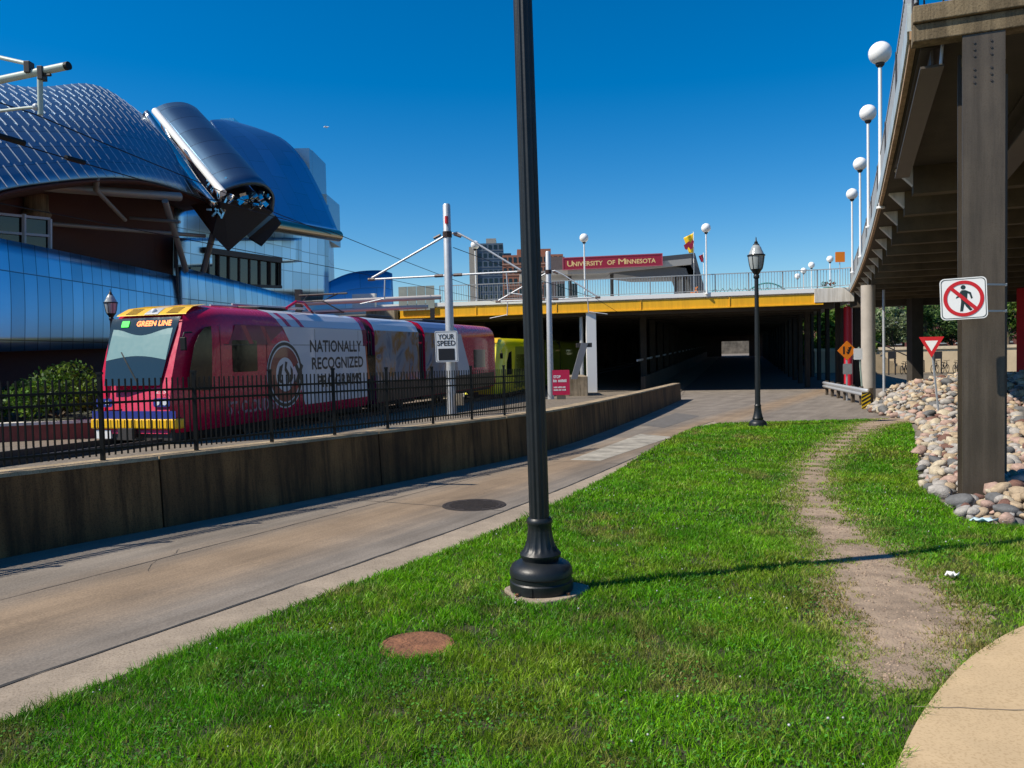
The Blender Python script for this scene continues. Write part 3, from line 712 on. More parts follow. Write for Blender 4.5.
def red_tram():
    t = thing('tram', 'red and white tram with wrap advert and lit destination sign', 'tram', T0, TA); t.scale = (1, 1, 1.035)
    s1, s2, s3 = 9.9, 14.4, 24.0
    section(MB(), 0, s1 - .35, True).build('front_body', K['tred'], t, local=True, auto=40)
    section(MB(), s1 + .25, s2 - .3).build('middle_body', K['tpurple'], t, local=True, auto=40)
    section(MB(), s2 + .3, s3).build('rear_body', K['tred'], t, local=True, auto=40)
    for s in (s1 - .05, s2):
        m_ = MB()
        for k in range(6):
            a = .06 * (k % 2); x = s - .3 + k * .1
            m_.grid([[(x + d, W / 2 + (y - W / 2) * (1 - (.05 + a) / 1.3), .35 + (z - .35) * (1 - (a + .05) / 3)) for y, z in PROF] for d in (0, .1)])
        m_.build('bellows', K['rubber'], t, local=True)
    under(t, .6, s1 - .4); under(t, s1 + .3, s2 - .35); under(t, s2 + .35, s3 - .3)
    make_front(t, K['tred'], 1, K['tblue'], K['tyellow'], True, K['tyellow'])
    # destination display behind the top of the windshield
    m_ = MB(); y0 = .5
    text(m_, 'GREEN LINE', (rake(2.84) - .03, 1.62, 2.80), (0, -1, 0), (.42, 0, 1), 1.0, .13, .0, .008); m_.build('destination_display', K['led'], t, local=True)
    m_ = MB(); m_.prism(rrect(.22, .16, .02), (rake(2.86) - .03, 1.95, 2.86), (0, -1, 0), (.42, 0, 1), .004); m_.build('line_symbol', K['ledg'], t, local=True)
    # running number
    m_ = MB(); text(m_, '255', (-.006, .66, 1.24), (0, -1, 0), (.12, 0, 1), .28, .09, .0); m_.build('running_number', K['white'], t, local=True)
    # flank: measured from the photo
    a = side(187, 345)[0]
    cw = [side(189, 392), side(190, 372), side(194, 350), side(199, 338), side(205, 331), side(211, 330), side(212, 345), side(212, 392)]
    m_ = MB(); spanel(m_, cw[::-1], .003); m_.build('cab_window', K['tglass'], t, local=True)
    wx0 = side(232, 350)[0]; wx1 = side(257, 350)[0]
    side_windows(t, [(wx0, wx1, 1.65, 2.45)], K['tglass'])
    # purple fade above, orange streaks
    m_ = MB(); spanel(m_, [(1.9, 2.35), (side(268, 350)[0], 2.35), (side(286, 325)[0], 2.84), (2.2, 2.84)], .0015); m_.build('purple_band', K['tpurple'], t, local=True)
    for px in (243, 262):
        x = side(px, 330)[0]; m_ = MB(); spanel(m_, [(x + .25, 2.36), (x + .45, 2.36), (x + .1, 2.83), (x - .1, 2.83)], .0025); m_.build('streak', plain('wrap_orange_tint', (.34, .035, .045), .3), t, local=True)
    # white field
    xa = side(287, 330)[0]; xb = side(366, 340)[0]
    wf = [(xa + .85, .62), (xb + .05, .62), (xb + .0, 1.6), (xb - .1, 2.3), (xb - .35, 2.84), (xa - .25, 2.84), (xa + .3, 2.2), (xa + .5, 1.4)]
    m_ = MB(); spanel(m_, wf, .003); m_.build('advert_field', K['twhite'], t, local=True)
    # the roof part of the white field follows the rounded shoulder
    m_ = MB(); rows = []
    for (y, z) in [(0.0, 2.84), (.03, 2.85), (.12, 3.05), (.30, 3.22), (.6, 3.31), (1.3, 3.36)]:
        rows.append([(x, y - .004, z + .004) for x in (xa - .25 - (z - 2.84) * .7, xb - .3)])
    m_.grid(rows).build('advert_roof', K['twhite'], t, local=True)
    for dx in (.25, .95):
        m_ = MB(); rows = []
        for (y, z) in [(0.0, 2.66), (0, 2.84), (.03, 2.85), (.12, 3.05), (.30, 3.22)]:
            rows.append([(x - (z - 2.6) * .8, y - .006, z + .006) for x in (xa + dx, xa + dx + .22)])
        m_.grid(rows).build('red_stroke', K['tred'], t, local=True)
    for line, (pa, pb, py) in {'NATIONALLY': (310, 361, 349), 'RECOGNIZED': (312, 363, 368), 'PROGRAMS': (318, 361, 391)}.items():
        x0, z0 = side(pa, py); x1, _ = side(pb, py); zz = {'NATIONALLY': 2.13, 'RECOGNIZED': 1.62, 'PROGRAMS': 1.08}[line]
        m_ = MB(); text(m_, line, (x0, 0, zz), (1, 0, 0), (0, 0, 1), x1 - x0, .34, .0095, .014); m_.build('advert_lettering', K['tblack'], t, local=True)
    # round emblem: dark, white and red rings of a letter C closing round a white disc with dark strokes
    ex, ez = side(285, 372)[0], 1.52; o = (ex, 0, ez)
    m_ = MB(); ring(m_, .0, .93, o, (1, 0, 0), (0, 0, 1), .003, .008, 40, sx=.98); em = m_.build('emblem', K['twhite'], t, local=True)
    m_ = MB(); ring(m_, .80, .89, o, (1, 0, 0), (0, 0, 1), .002, .012, 40); m_.build('outer_ring', K['tblack'], em, local=True)
    m_ = MB(); ring(m_, .47, .755, o, (1, 0, 0), (0, 0, 1), .002, .012, 40, .42, 2 * PI - .42); m_.build('letter_c', K['tdred'], em, local=True)
    m_ = MB(); m_.prism([(.50, .22), (.62, .30), (.95, -.22), (.83, -.30)], o, (1, 0, 0), (0, 0, 1), .002, .0145); m_.prism([(.50, -.22), (.62, -.30), (.95, .22), (.83, .30)], o, (1, 0, 0), (0, 0, 1), .002, .017)
    m_.prism([(-.40, -.05), (-.28, .22), (-.1, .30), (-.18, .08), (-.24, -.12), (-.1, -.25), (-.3, -.22)], o, (1, 0, 0), (0, 0, 1), .002, .0145)
    m_.prism([(0, .36), (.12, .34), (.06, .18), (.2, .02), (.22, -.2), (.1, -.3), (.1, -.05), (-.04, .12)], o, (1, 0, 0), (0, 0, 1), .002, .0145)
    m_.prism([(.26, .24), (.38, .12), (.40, -.1), (.30, -.22), (.28, 0)], o, (1, 0, 0), (0, 0, 1), .002, .0145)
    m_.build('stroke', K['tblack'], em, local=True)
    m_ = MB(); x0 = side(229, 420)[0]; x1 = side(297, 410)[0]
    text(m_, 'ST. CLOUD STATE', (x0, 0, .62), (1, 0, 0), (0, 0, 1), x1 - x0 - .3, .30, .005, .012); m_.build('university_lettering', plain('wrap_pink_grey', (.38, .20, .24), .4), t, local=True)
    # fiery end of the first section
    xe = s1 - .35
    m_ = MB(); spanel(m_, [(xb - .25, 2.3), (xe - .02, 2.3), (xe - .02, 2.84), (xb - .28, 2.84)], .0035); m_.build('purple_band', K['tpurple'], t, local=True)
    m_ = MB(); spanel(m_, [(xb + .2, 1.2), (xe - .02, 1.2), (xe - .02, 2.29), (xb - .08, 2.29)], .0035); m_.build('orange_band', mat('wrap_orange', (.45, .10, .02), .3, 0, .6, 2.5), t, local=True)
    side_windows(t, [(xb + .75, xe - .25, 1.3, 2.0)], K['tglass'])
    # middle and rear sections: mural, windows
    m_ = MB(); spanel(m_, [(s1 + .27, .5), (s2 - .32, .5), (s2 - .32, 2.84), (s1 + .27, 2.84)], .003); m_.build('mural', K['mural'], t, local=True)
    m_ = MB(); rows = [[(x, y - .004, z + .004) for x in (s1 + .27, s2 - .32)] for (y, z) in PROF[5:11]]; m_.grid(rows).build('mural_roof', K['twhite'], t, local=True)
    side_windows(t, [(s1 + .7, s1 + 2.0, 1.35, 2.1), (s1 + 2.3, s2 - .7, 1.35, 2.1)], K['tglass'])
    r0 = s2 + .32; ra = side(458, 380)[0]; rb = side(478, 380)[0]
    m_ = MB(); spanel(m_, [(r0, .5), (ra + .6, .5), (ra, 1.4), (ra - .3, 2.84), (r0, 2.84)], .003); m_.build('mural', K['mural'], t, local=True)
    m_ = MB(); spanel(m_, [(ra + .6, .5), (ra + 1.8, .5), (ra + 1.5, 1.4), (ra + .5, 2.84), (ra - .3, 2.84), (ra, 1.4)], .003); m_.build('white_swoosh', K['twhite'], t, local=True)
    m_ = MB(); rows = [[(x, y - .004, z + .004) for x in (r0, ra + .3)] for (y, z) in PROF[5:11]]; m_.grid(rows).build('mural_roof', plain('wrap_blue_grey', (.16, .21, .38), .3), t, local=True)
    side_windows(t, [(r0 + .4, r0 + 2.2, 1.3, 2.1), (ra + 2.2, s3 - 1.6, 1.3, 2.15)], K['tglass'])
    # panel seams along the flank, door leaves
    m_ = MB(); spanel(m_, [(1.7, 2.325), (s1 - .4, 2.325), (s1 - .4, 2.34), (1.7, 2.34)], .0042)
    for x in (1.55, 3.55, 6.1, 8.9): spanel(m_, [(x, .36), (x + .014, .36), (x + .014, 2.8), (x, 2.8)], .0046)
    m_.build('panel_seams', K['tblack'], t, local=True)
    # lower black skirts
    m_ = MB(); spanel(m_, [(s1 + .27, .36), (s3 - .2, .36), (s3 - .2, 1.02), (s1 + .27, 1.02)], .006); m_.build('skirt', K['tblack'], t, local=True)
    # roof equipment and pantograph
    for (a, b) in ((4.4, 6.0), (11.2, 13.4), (16.5, 20.0)):
        m_ = MB(); m_.box(a, b, .8, W - .6, 3.36, 3.47); m_.build('roof_unit', K['darksteel'], t, local=True, bevel=.05)
    m_ = MB(); m_.tube([(3.2, .8, 3.42), (6.8, .75, 3.46)], .03, 8); m_.tube([(3.2, 1.5, 3.42), (7.5, 1.5, 3.5)], .03, 8); m_.build('roof_conduit', K['galv'], t, local=True)
    m_ = MB()
    for y in (.75, 1.9):
        m_.tube([(9.3, y, 3.45), (8.3, y + (.2 if y < 1 else -.2), 3.78), (9.0, y, 4.05)], .028, 8)
    m_.tube([(9.0, .4, 4.05), (9.0, 2.25, 4.05)], .03, 8); m_.tube([(8.3, .95, 3.78), (8.3, 1.7, 3.78)], .025, 8)
    m_.tube([(9.3, .7, 3.45), (9.3, 1.95, 3.45)], .03, 8); m_.build('pantograph', K['darksteel'], t, local=True)
    m_ = MB(); m_.tube([(5.6, .62, 3.42), (6.1, .6, 3.62), (6.6, .62, 3.62), (7.0, .66, 3.42)], .045, 8); m_.build('red_cable', K['tred'], t, local=True)
red_tram()
def lime_tram():
    o = T0 + TD * 24.7; o.z = gz(o.y)
    t = thing('tram', 'lime yellow tram coupled behind the red tram under the bridge', 'tram', o, TA)
    section(MB(), 0, 9.6, True).build('front_body', K['lime'], t, local=True, auto=40)
    section(MB(), 10.2, 14.0).build('middle_body', K['limed'], t, local=True, auto=40)
    section(MB(), 14.6, 24).build('rear_body', K['limed'], t, local=True, auto=40)
    for s in (9.9, 14.3):
        m_ = MB(); m_.box(s - .32, s + .32, .1, W - .1, .4, 3.2); m_.build('bellows', K['rubber'], t, local=True)
    under(t, .6, 9.5); under(t, 14.8, 23.8)
    make_front(t, K['lime'], 0, None, None, False, K['tyellow'])
    m_ = MB(); spanel(m_, [(1.3, 1.3), (2.3, 1.3), (2.3, 2.6), (1.75, 2.5), (1.4, 2.0)], .003); m_.build('cab_window', K['tglass'], t, local=True)
    m_ = MB(); spanel(m_, [(2.6, .5), (9.5, .5), (9.5, 2.84), (3.1, 2.84)], .002); m_.build('olive_band', K['limed'], t, local=True)
    side_windows(t, [(3.2, 5.2, 1.4, 2.4), (5.6, 7.4, 1.4, 2.4), (7.8, 9.2, 1.4, 2.4)], K['tglass'])
lime_tram()
# rails
for y in (.6, 2.05):
    a = T0 + TL * y - TD * 14; b = T0 + TL * y + TD * 26; c = b + Vector((.285, 1, 0)).normalized() * 70
    mb = MB(); pts = [a, a + TD * 20, b, c]
    for p, q in zip(pts, pts[1:]): mb.bar((p.x, p.y, gz(p.y) + .14), (q.x, q.y, gz(q.y) + .14), .07, .15)
    mb.build('railway_rail', K['darksteel'], kind='structure')

# ================================================================== MAIN BRIDGE (over road and tracks)
DZ = 4.85; TS = .285; depth = 105
F0 = Vector((-9.0, 51.4, 0)); F1 = Vector((18.2, 45.0, 0)); FU = (F1 - F0).normalized(); FN = Vector((FU.y, -FU.x, 0)); FL = (F1 - F0).length; FY = 46.5
def fb(s_, o, z): p = F0 + FU * s_ + FN * o; return Vector((p.x, p.y, z))
def sx(px):  # distance along the fascia of a picture column
    d = ray(px, 300); k = (F0.x * FU.y - F0.y * FU.x) / (d.x * FU.y - d.y * FU.x); return (Vector((d.x * k, d.y * k, 0)) - F0).dot(FU)
br = thing('road_bridge', 'wide bridge with yellow girder and white edge above the road and tracks', 'bridge', (8, 48, gz(48)))
def back(p, l): return Vector((p.x + TS * l, p.y + l, p.z))
mb = MB(); a, c = fb(0, 0, DZ), fb(FL, 0, DZ); mb.slab([a, c, Vector((c.x + 2.4, c.y + 1.0, DZ)), back(c + Vector((1.4, 0, 0)), depth), back(a, depth)], .36)
mb.build('deck_slab', K['offwhite'], br)
sy = sx(814)
mb = MB(); mb.bar(fb(0, .06, DZ - .09), fb(sy, .06, DZ - .09), .14, .24); mb.build('edge_cap', K['white'], br)
mb = MB(); mb.bar(fb(sy + .01, .07, DZ - .38), fb(FL + 1.0, .07, DZ - .38), .16, .80); mb.bar(fb(FL + .94, -.03, DZ - .38), fb(FL + 1.2, -1.4, DZ - .38), .16, .798); mb.build('end_fascia', K['offwhite'], br, bevel=.02)
k0 = sx(400); npan = 5; pw = (sy + .5 - k0) / npan
for i in range(npan):
    a, c = k0 + i * pw, k0 + (i + 1) * pw - .02
    mb = MB(); mb.bar(fb(a, .03, DZ - .56), fb(c, .03, DZ - .56), .05, .56); mb.bar(fb(a, -.04, DZ - .86), fb(c, -.04, DZ - .86), .34, .06); mb.bar(fb(c - .04, .075, DZ - .55), fb(c, .075, DZ - .55), .04, .52)
    mb.build('yellow_girder', K['yellow'], br)
mb = MB(); mb.bar(fb(k0, -.45, DZ - .75), fb(FL, -.45, DZ - .75), .4, .7); mb.build('inner_girder', K['soffit'], br)
for i in range(26):
    l = 2.2 + i * 4
    a, c = back(fb(0, 0, DZ - .76), l), back(fb(FL - .6, 0, DZ - .76), l); mb = MB(); mb.bar(a, c, .5, .78); mb.build('cross_beam', K['shadeconc'], br)
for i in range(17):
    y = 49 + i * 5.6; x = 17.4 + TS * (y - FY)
    mb = MB(); mb.box(x - .13, x + .13, y - .14, y + .14, gz(y) - .1, DZ - 1.1); mb.build('column', K['shadeconc'], br)
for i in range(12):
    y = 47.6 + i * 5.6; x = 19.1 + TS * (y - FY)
    mb = MB(); mb.box(x - .11, x + .11, y - .12, y + .12, gz(y) - .1, DZ - .37); mb.build('column', K['shadeconc'], br)
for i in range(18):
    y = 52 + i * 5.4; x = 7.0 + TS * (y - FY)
    mb = MB(); mb.box(x - .2, x + .2, y - .2, y + .2, gz(y) - .1, DZ - 1.1); mb.build('column', K['shadeconc'], br)
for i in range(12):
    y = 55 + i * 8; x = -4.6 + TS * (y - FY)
    mb = MB(); mb.box(x - .4, x + .4, y - .4, y + .4, gz(y) - .1, DZ - 1.1); mb.build('column', K['shadeconc'], br)
s_ = sx(590); p = fb(s_, -.2, 0); mb = MB(); mb.box(p.x - .29, p.x + .29, p.y - .2, p.y + .3, gz(48) - .1, DZ - .895); mb.build('white_column', K['white'], br, label='white painted column under the yellow girder')
p = fb(sx(579), -.7, 0); mb = MB(); mb.lathe([(.12, gz(48) - .1), (.12, DZ - .4)], p, 14); mb.build('pipe_column', K['galv'], br)
a = fb(.2, -.5, DZ - .37); mb = MB(); mb.slab([a, back(a, depth), back(a, depth) - Vector((.4, 0, 0)), a - Vector((.4, 0, 0))], DZ + .6); mb.build('abutment_wall', K['shadeconc'], br)
mb = MB(); mb.slab([(7.9, 49, gz(48) + .9), (7.9 + TS * 95, 144, .95), (8.15 + TS * 95, 144, .95), (8.15, 49, gz(48) + .9)], 1.1); mb.build('parapet', K['shadeconc'], br)
mb = MB(); mb.bar((7.7, 49, gz(48) + 1.9), (7.7 + TS * 95, 144, 1.9), .08, .12); mb.build('inner_rail', K['galv'], br)
# walls that narrow the far mouth of the tunnel
YE = 146
for (pa, pb, pt, pbm) in ((560, 721, 300, 372), (750, 800, 300, 372), (721, 750, 300, 341.5)):
    a, c = at(pa, pbm, YE), at(pb, pt, YE); mb = MB(); mb.box(a.x, c.x, YE, YE + .5, a.z, DZ - .37); mb.build('end_wall', K['shadeconc'], br)
# railing along the front edge, curving round the corner
cor = [fb(FL - .3, 0, DZ) + FU * (1.5 * math.sin(t)) - FN * (1.6 * (math.cos(t) - 1)) for t in np.linspace(.1, 1.35, 14)]
rl = [fb(s_, -.02, DZ) for s_ in np.arange(sx(440), FL - .3, .155)] + cor
mb = MB()
for p in rl: mb.box(p.x - .011, p.x + .011, p.y - .011, p.y + .011, DZ + .12, DZ + 1.05)
for a, b in zip(rl[::8], rl[8::8] + [rl[-1]]):
    for h, ww in ((1.07, .05), (.12, .035)): mb.bar(a + Vector((0, 0, h)), b + Vector((0, 0, h)), ww, ww)
mb.build('railing', K['rail'], br)
for p in rl[::12]:
    mb = MB(); mb.box(p.x - .03, p.x + .03, p.y + .02, p.y + .08, DZ, DZ + 1.1); mb.build('railing_post', K['rail'], br)
K['screen'] = mat('screen_grey_green', (.28, .31, .28), .5, .2, .15, 2)
for i in range(4):
    a = sx(400) + i * .6
    mb = MB(); mb.bar(fb(a, .2, DZ + .35), fb(a + .56, .2, DZ + .35), .05, 1.5); mb.build('screen_panel', K['screen'], br)
a, c = fb(sx(372), .7, DZ - .45), fb(sx(400), .7, DZ - .45); mb = MB(); mb.bar(a - Vector((0, 0, 2.4)), c - Vector((0, 0, 2.4)), .6, 4.9); mb.build('abutment_wall', K['conc'], br)
mb = MB(); mb.bar(fb(sx(361), 1.2, DZ + .2), fb(sx(383), 1.2, DZ + .2), .3, .95); mb.bar(fb(sx(361), 1.2, 2), fb(sx(363), 1.2, 2), .28, 4.); mb.build('white_parapet', K['white'], br)

# ================================================================== RAMP DECK (the near overpass)
E0 = at(916, 8, 9.5); E1 = at(850, 289, 45.6)
def edge(y):
    t = (y - E0.y) / (E1.y - E0.y); p = E0.lerp(E1, t); p.x += .27 * math.sin(PI * max(0., min(1., t))) ** .75; return p
EDv = Vector((E1.x - E0.x, E1.y - E0.y, 0)).normalized(); Q = Vector((EDv.y, -EDv.x, 0)); RZ = math.atan2(Q.y, Q.x)
def eq(y, q, dz, l=0.):   # point q metres in from the edge at y, dz over the deck
    p = edge(y) + Q * q + EDv * l; return Vector((p.x, p.y, p.z + dz))
rd = thing('ramp_bridge', 'raised concrete ramp deck on steel and concrete columns beside the lawn', 'bridge', (5.85, 10, gz(10)))
def quad_box(P4, z0, z1, name, m, **k):
    b = MB(); b.add([p + Vector((0, 0, z0)) for p in P4] + [p + Vector((0, 0, z1)) for p in P4], [(0, 3, 2, 1), (4, 5, 6, 7), (0, 1, 5, 4), (1, 2, 6, 5), (2, 3, 7, 6), (3, 0, 4, 7)]); return b.build(name, m, rd, **k)
K['steelface'] = mat('brown_grey_column_paint', (.078, .062, .044), .5, 0, .14, 3.5, .08, 60, stretch=(1, 1, .12), var2=.22, s2=1.4, streak=.28, speck=.1)
EYS = [9.5, 10, 10.7, 11.5, 12.5, 13.7, 15, 16.5, 18.5, 21, 24, 27, 30, 33.5, 37, 40.5, 43, 45.6]
def ribbon(q0, q1, z0, z1, name, m, l0=0., **k):
    b = MB(); rows = []
    for i, y in enumerate(EYS):
        l = l0 if i == 0 else 0
        a, c = eq(y, q0, 0, l), eq(y, q1, 0, l); r = [a + Vector((0, 0, z0)), c + Vector((0, 0, z0)), c + Vector((0, 0, z1)), a + Vector((0, 0, z1))]; rows.append(r + [r[0]])
    b.grid(rows); b.add(rows[0][:4], [(0, 1, 2, 3)]); b.add(rows[-1][:4], [(3, 2, 1, 0)]); return b.build(name, m, rd, **k)
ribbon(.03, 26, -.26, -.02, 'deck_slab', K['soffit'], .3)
ribbon(-.05, .02, -.27, -.17, 'edge_fascia', mat('fascia_warm', (.40, .27, .16), .8, 0, .15, 2, streak=.3), .25)
ribbon(-.075, .02, -.169, .16, 'kerb_strip', mat('pale_blue_steel', (.40, .47, .50), .55, 0, .12, 2, streak=.25), .25)
for (za, zb, yo) in ((-.165, .03, 0), (-.37, -.171, .05)):
    quad_box([eq(9.5, -.03, 0, yo), eq(9.5, 26, 0, yo), eq(9.5, 26, 0, .30), eq(9.5, -.03, 0, .30)], za, zb, 'parapet_beam', K['deckconc'], bevel=.012)
# transverse ribs, square to the edge
y = 16.2
while y < 44.5:
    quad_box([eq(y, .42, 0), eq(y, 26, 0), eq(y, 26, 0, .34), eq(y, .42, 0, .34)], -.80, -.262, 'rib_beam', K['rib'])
    b = MB(); b.add([eq(y, .10, -.27, .04), eq(y, .419, -.27, .04), eq(y, .419, -.62, .04), eq(y, .10, -.27, .30), eq(y, .419, -.27, .30), eq(y, .419, -.62, .30)], [(0, 2, 1), (3, 4, 5), (0, 3, 5, 2), (0, 1, 4, 3), (1, 2, 5, 4)])
    b.build('lit_rib_end', K['offwhite'], rd)  # pale wedges painting the sunlit ends of the ribs
    y += 2.3
def girder(q, y0, y1, zt, h, wfl, m):
    b = MB()
    for (o, ww, hh) in ((zt - h / 2, .03, h - .04), (zt - h, wfl, .03), (zt, wfl, .03)): b.bar(eq(y0, q, o), eq(y1, q, o), ww, hh)
    b.build('steel_girder', m, rd)
girder(.20, 10.0, 15.9, -.30, .22, .26, K['steel'])
girder(1.75, 10.2, 16.0, -.30, .50, .36, K['steel']); girder(3.6, 10.2, 16.0, -.30, .55, .34, K['darksteel'])
girder(5.6, 10.2, 16.0, -.30, .55, .34, K['darksteel'])
b = MB(); b.bar(eq(9.9, .5, -.56), eq(9.9, .95, -.56), .2, .12); b.build('bearing', K['deckconc'], rd, bevel=.02)
b = MB(); b.tube([eq(9.85, .3, -.30), eq(9.85, .28, -.56)], .02, 8); b.build('hanger_pipe', K['galv'], rd)
# wide flange steel column, square to the deck
pc_ = E0 + Q * .70 + EDv * .27; cx, cy = pc_.x, pc_.y; z0 = gz(cy) - .2; zt = E0.z - .374
CR = Matrix.Translation((cx, cy, 0)) @ Matrix.Rotation(RZ, 4, 'Z')
def cbox(name, m, x0, x1, y0, y1, za, zb, parent=None, label=None):
    b = MB(); b.box(x0, x1, y0, y1, za, zb); b.v = [tuple(CR @ Vector(v)) for v in b.v]; return b.build(name, m, parent or rd, label=label)
b = MB(); b.box(-.215, .215, -.20, -.172, z0, zt); b.box(-.215, .215, .172, .20, z0, zt - .1); b.box(-.012, .012, -.171, .171, z0, zt - .1); b.v = [tuple(CR @ Vector(v)) for v in b.v]
col = b.build('steel_column', K['steelface'], rd)
for dx in (-.085, .085):
    for k in (0, 1, 2, 4, 5, 6):
        b = MB(); p = CR @ Vector((dx - .01, -.2005, zt - .10 - k * .075)); q = CR @ Vector((dx - .01, -.210, zt - .10 - k * .075)); b.tube([p, q], .013, 8); b.build('bolt', K['darksteel'], col)
cbox('steel_column', K['steel'], .27, .36, .5, .8, z0, zt - .3)
def col_round(px, pyb, Y, r, m, name='round_column', top=None):
    p = at(px, pyb, Y)
    b = MB(); b.lathe([(r, gz(Y) - .1), (r, (edge(min(Y, 45)).z - .85) if top is None else top)], (p.x, Y, 0), 24); b.build(name, m, rd, auto=40); return p
col_round(868.5, 398, 34.6, .29, mat('grey_column', (.40, .36, .31), .8, 0, .12, 2))
col_round(848.5, 386, 46.0, .24, K['red'], 'red_pipe_column', 3.85)
col_round(884, 392, 37, .06, K['galv'], 'drain_pipe')
for (px, Y, w_) in ((915, 43, .6), (857, 47.5, .5), (1024, 38, .34), (842, 47.6, .35), (1090, 36, .6)):
    p = at(px, 375, Y); b = MB(); b.box(p.x - w_ / 2, p.x + w_ / 2, Y - .3, Y + .3, gz(Y) - .1, edge(min(Y, 45)).z - (.82 if px > 900 else 1.0)); b.build('square_column', K['shadeconc'] if px != 1024 else K['red'], rd)
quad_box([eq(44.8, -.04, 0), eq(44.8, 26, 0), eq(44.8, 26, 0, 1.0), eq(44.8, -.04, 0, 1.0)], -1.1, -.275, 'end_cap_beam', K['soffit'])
b = MB(); n = 232
for i in range(n):
    p = edge(9.6 + (45.4 - 9.6) * i / n)
    b.box(p.x - .008, p.x + .008, p.y - .02, p.y + .02, p.z + .1, p.z + 1.0)
for h in (.2, 1.02):
    for ya, yb in zip(EYS, EYS[1:]): b.bar(edge(ya) + Vector((0, 0, h)), edge(yb) + Vector((0, 0, h)), .05, .05)
b.build('railing', K['rail'], rd)
for i in range(10):
    p = edge(9.7 + i * 3.9); b = MB(); b.box(p.x - .03, p.x + .03, p.y - .03, p.y + .03, p.z, p.z + 1.06); b.build('railing_post', K['darksteel'], rd)
b = MB()
for i in range(50):
    p = eq(9.5, .1 + i * .2, 0, .15); b.box(p.x - .008, p.x + .008, p.y - .008, p.y + .008, E0.z + .035, E0.z + 1.05)
b.bar(eq(9.5, 0, 1.05, .15), eq(9.5, 12, 1.05, .15), .05, .05); b.build('front_railing', K['darksteel'], rd)

# ================================================================== GLOBE LAMPS
def globe_lamp():
    t = thing('globe_lamp', '', 'lamp', (0, 0, 0), 0, 'white globe lamps on the bridge decks')
    b = MB(); b.lathe([(.10, 0), (.10, .05), (.05, .07), (.045, 2.2), (.042, 3.5)], (0, 0, 0), 14); b.build('pole', K['white'], t, auto=40)
    b = MB(); b.lathe([(.05, 3.45), (.10, 3.5), (.11, 3.56), (.05, 3.58)], (0, 0, 0), 14); b.build('collar', K['darksteel'], t)
    b = MB(); b.sphere((0, 0, 3.80), .27, 20, 14); b.build('globe', K['globe'], t, smooth=True)
    return t
gl = globe_lamp(); first = True
GL = [((880, 53, 20.0), None, 'biggest white globe lamp in view, above the concrete ramp railing'), ((868, 113, 27), None, 'second largest white globe lamp along the ramp railing'),
      ((860, 164, 33), None, 'third globe lamp along the ramp railing, between two others'), ((852, 194, 39), None, 'smallest globe lamp of the row on the ramp railing'),
      ((906, -160, 13.6), None, 'white lamp pole cut off above the ramp corner, globe out of view'),
      ((706, 228, 46.4), None, 'white globe lamp on the bridge edge beside the yellow flag'), ((584, 238, 48.6), None, 'white globe lamp in front of the maroon university sign'),
      ((475, 245, 50.2), None, 'white globe lamp against the blue grey tower block'),
      ((830, 259, 66), None, 'low globe lamp between the orange square and the curved railing'),
      ((811.5, 265, 70), None, 'small globe lamp behind the curved bridge railing, topmost of its trio'), ((803.6, 270.6, 75), None, 'small globe lamp low behind the curved bridge railing, middle of its trio'),
      ((797.5, 276, 80.5), None, 'tiniest globe lamp, just clearing the curved bridge railing')]
for (a, _, lab) in GL:
    o = gl if first else copy_tree(gl); first = False
    p = at(*a); o.location = (p.x, p.y, p.z - 3.80); o['label'] = lab

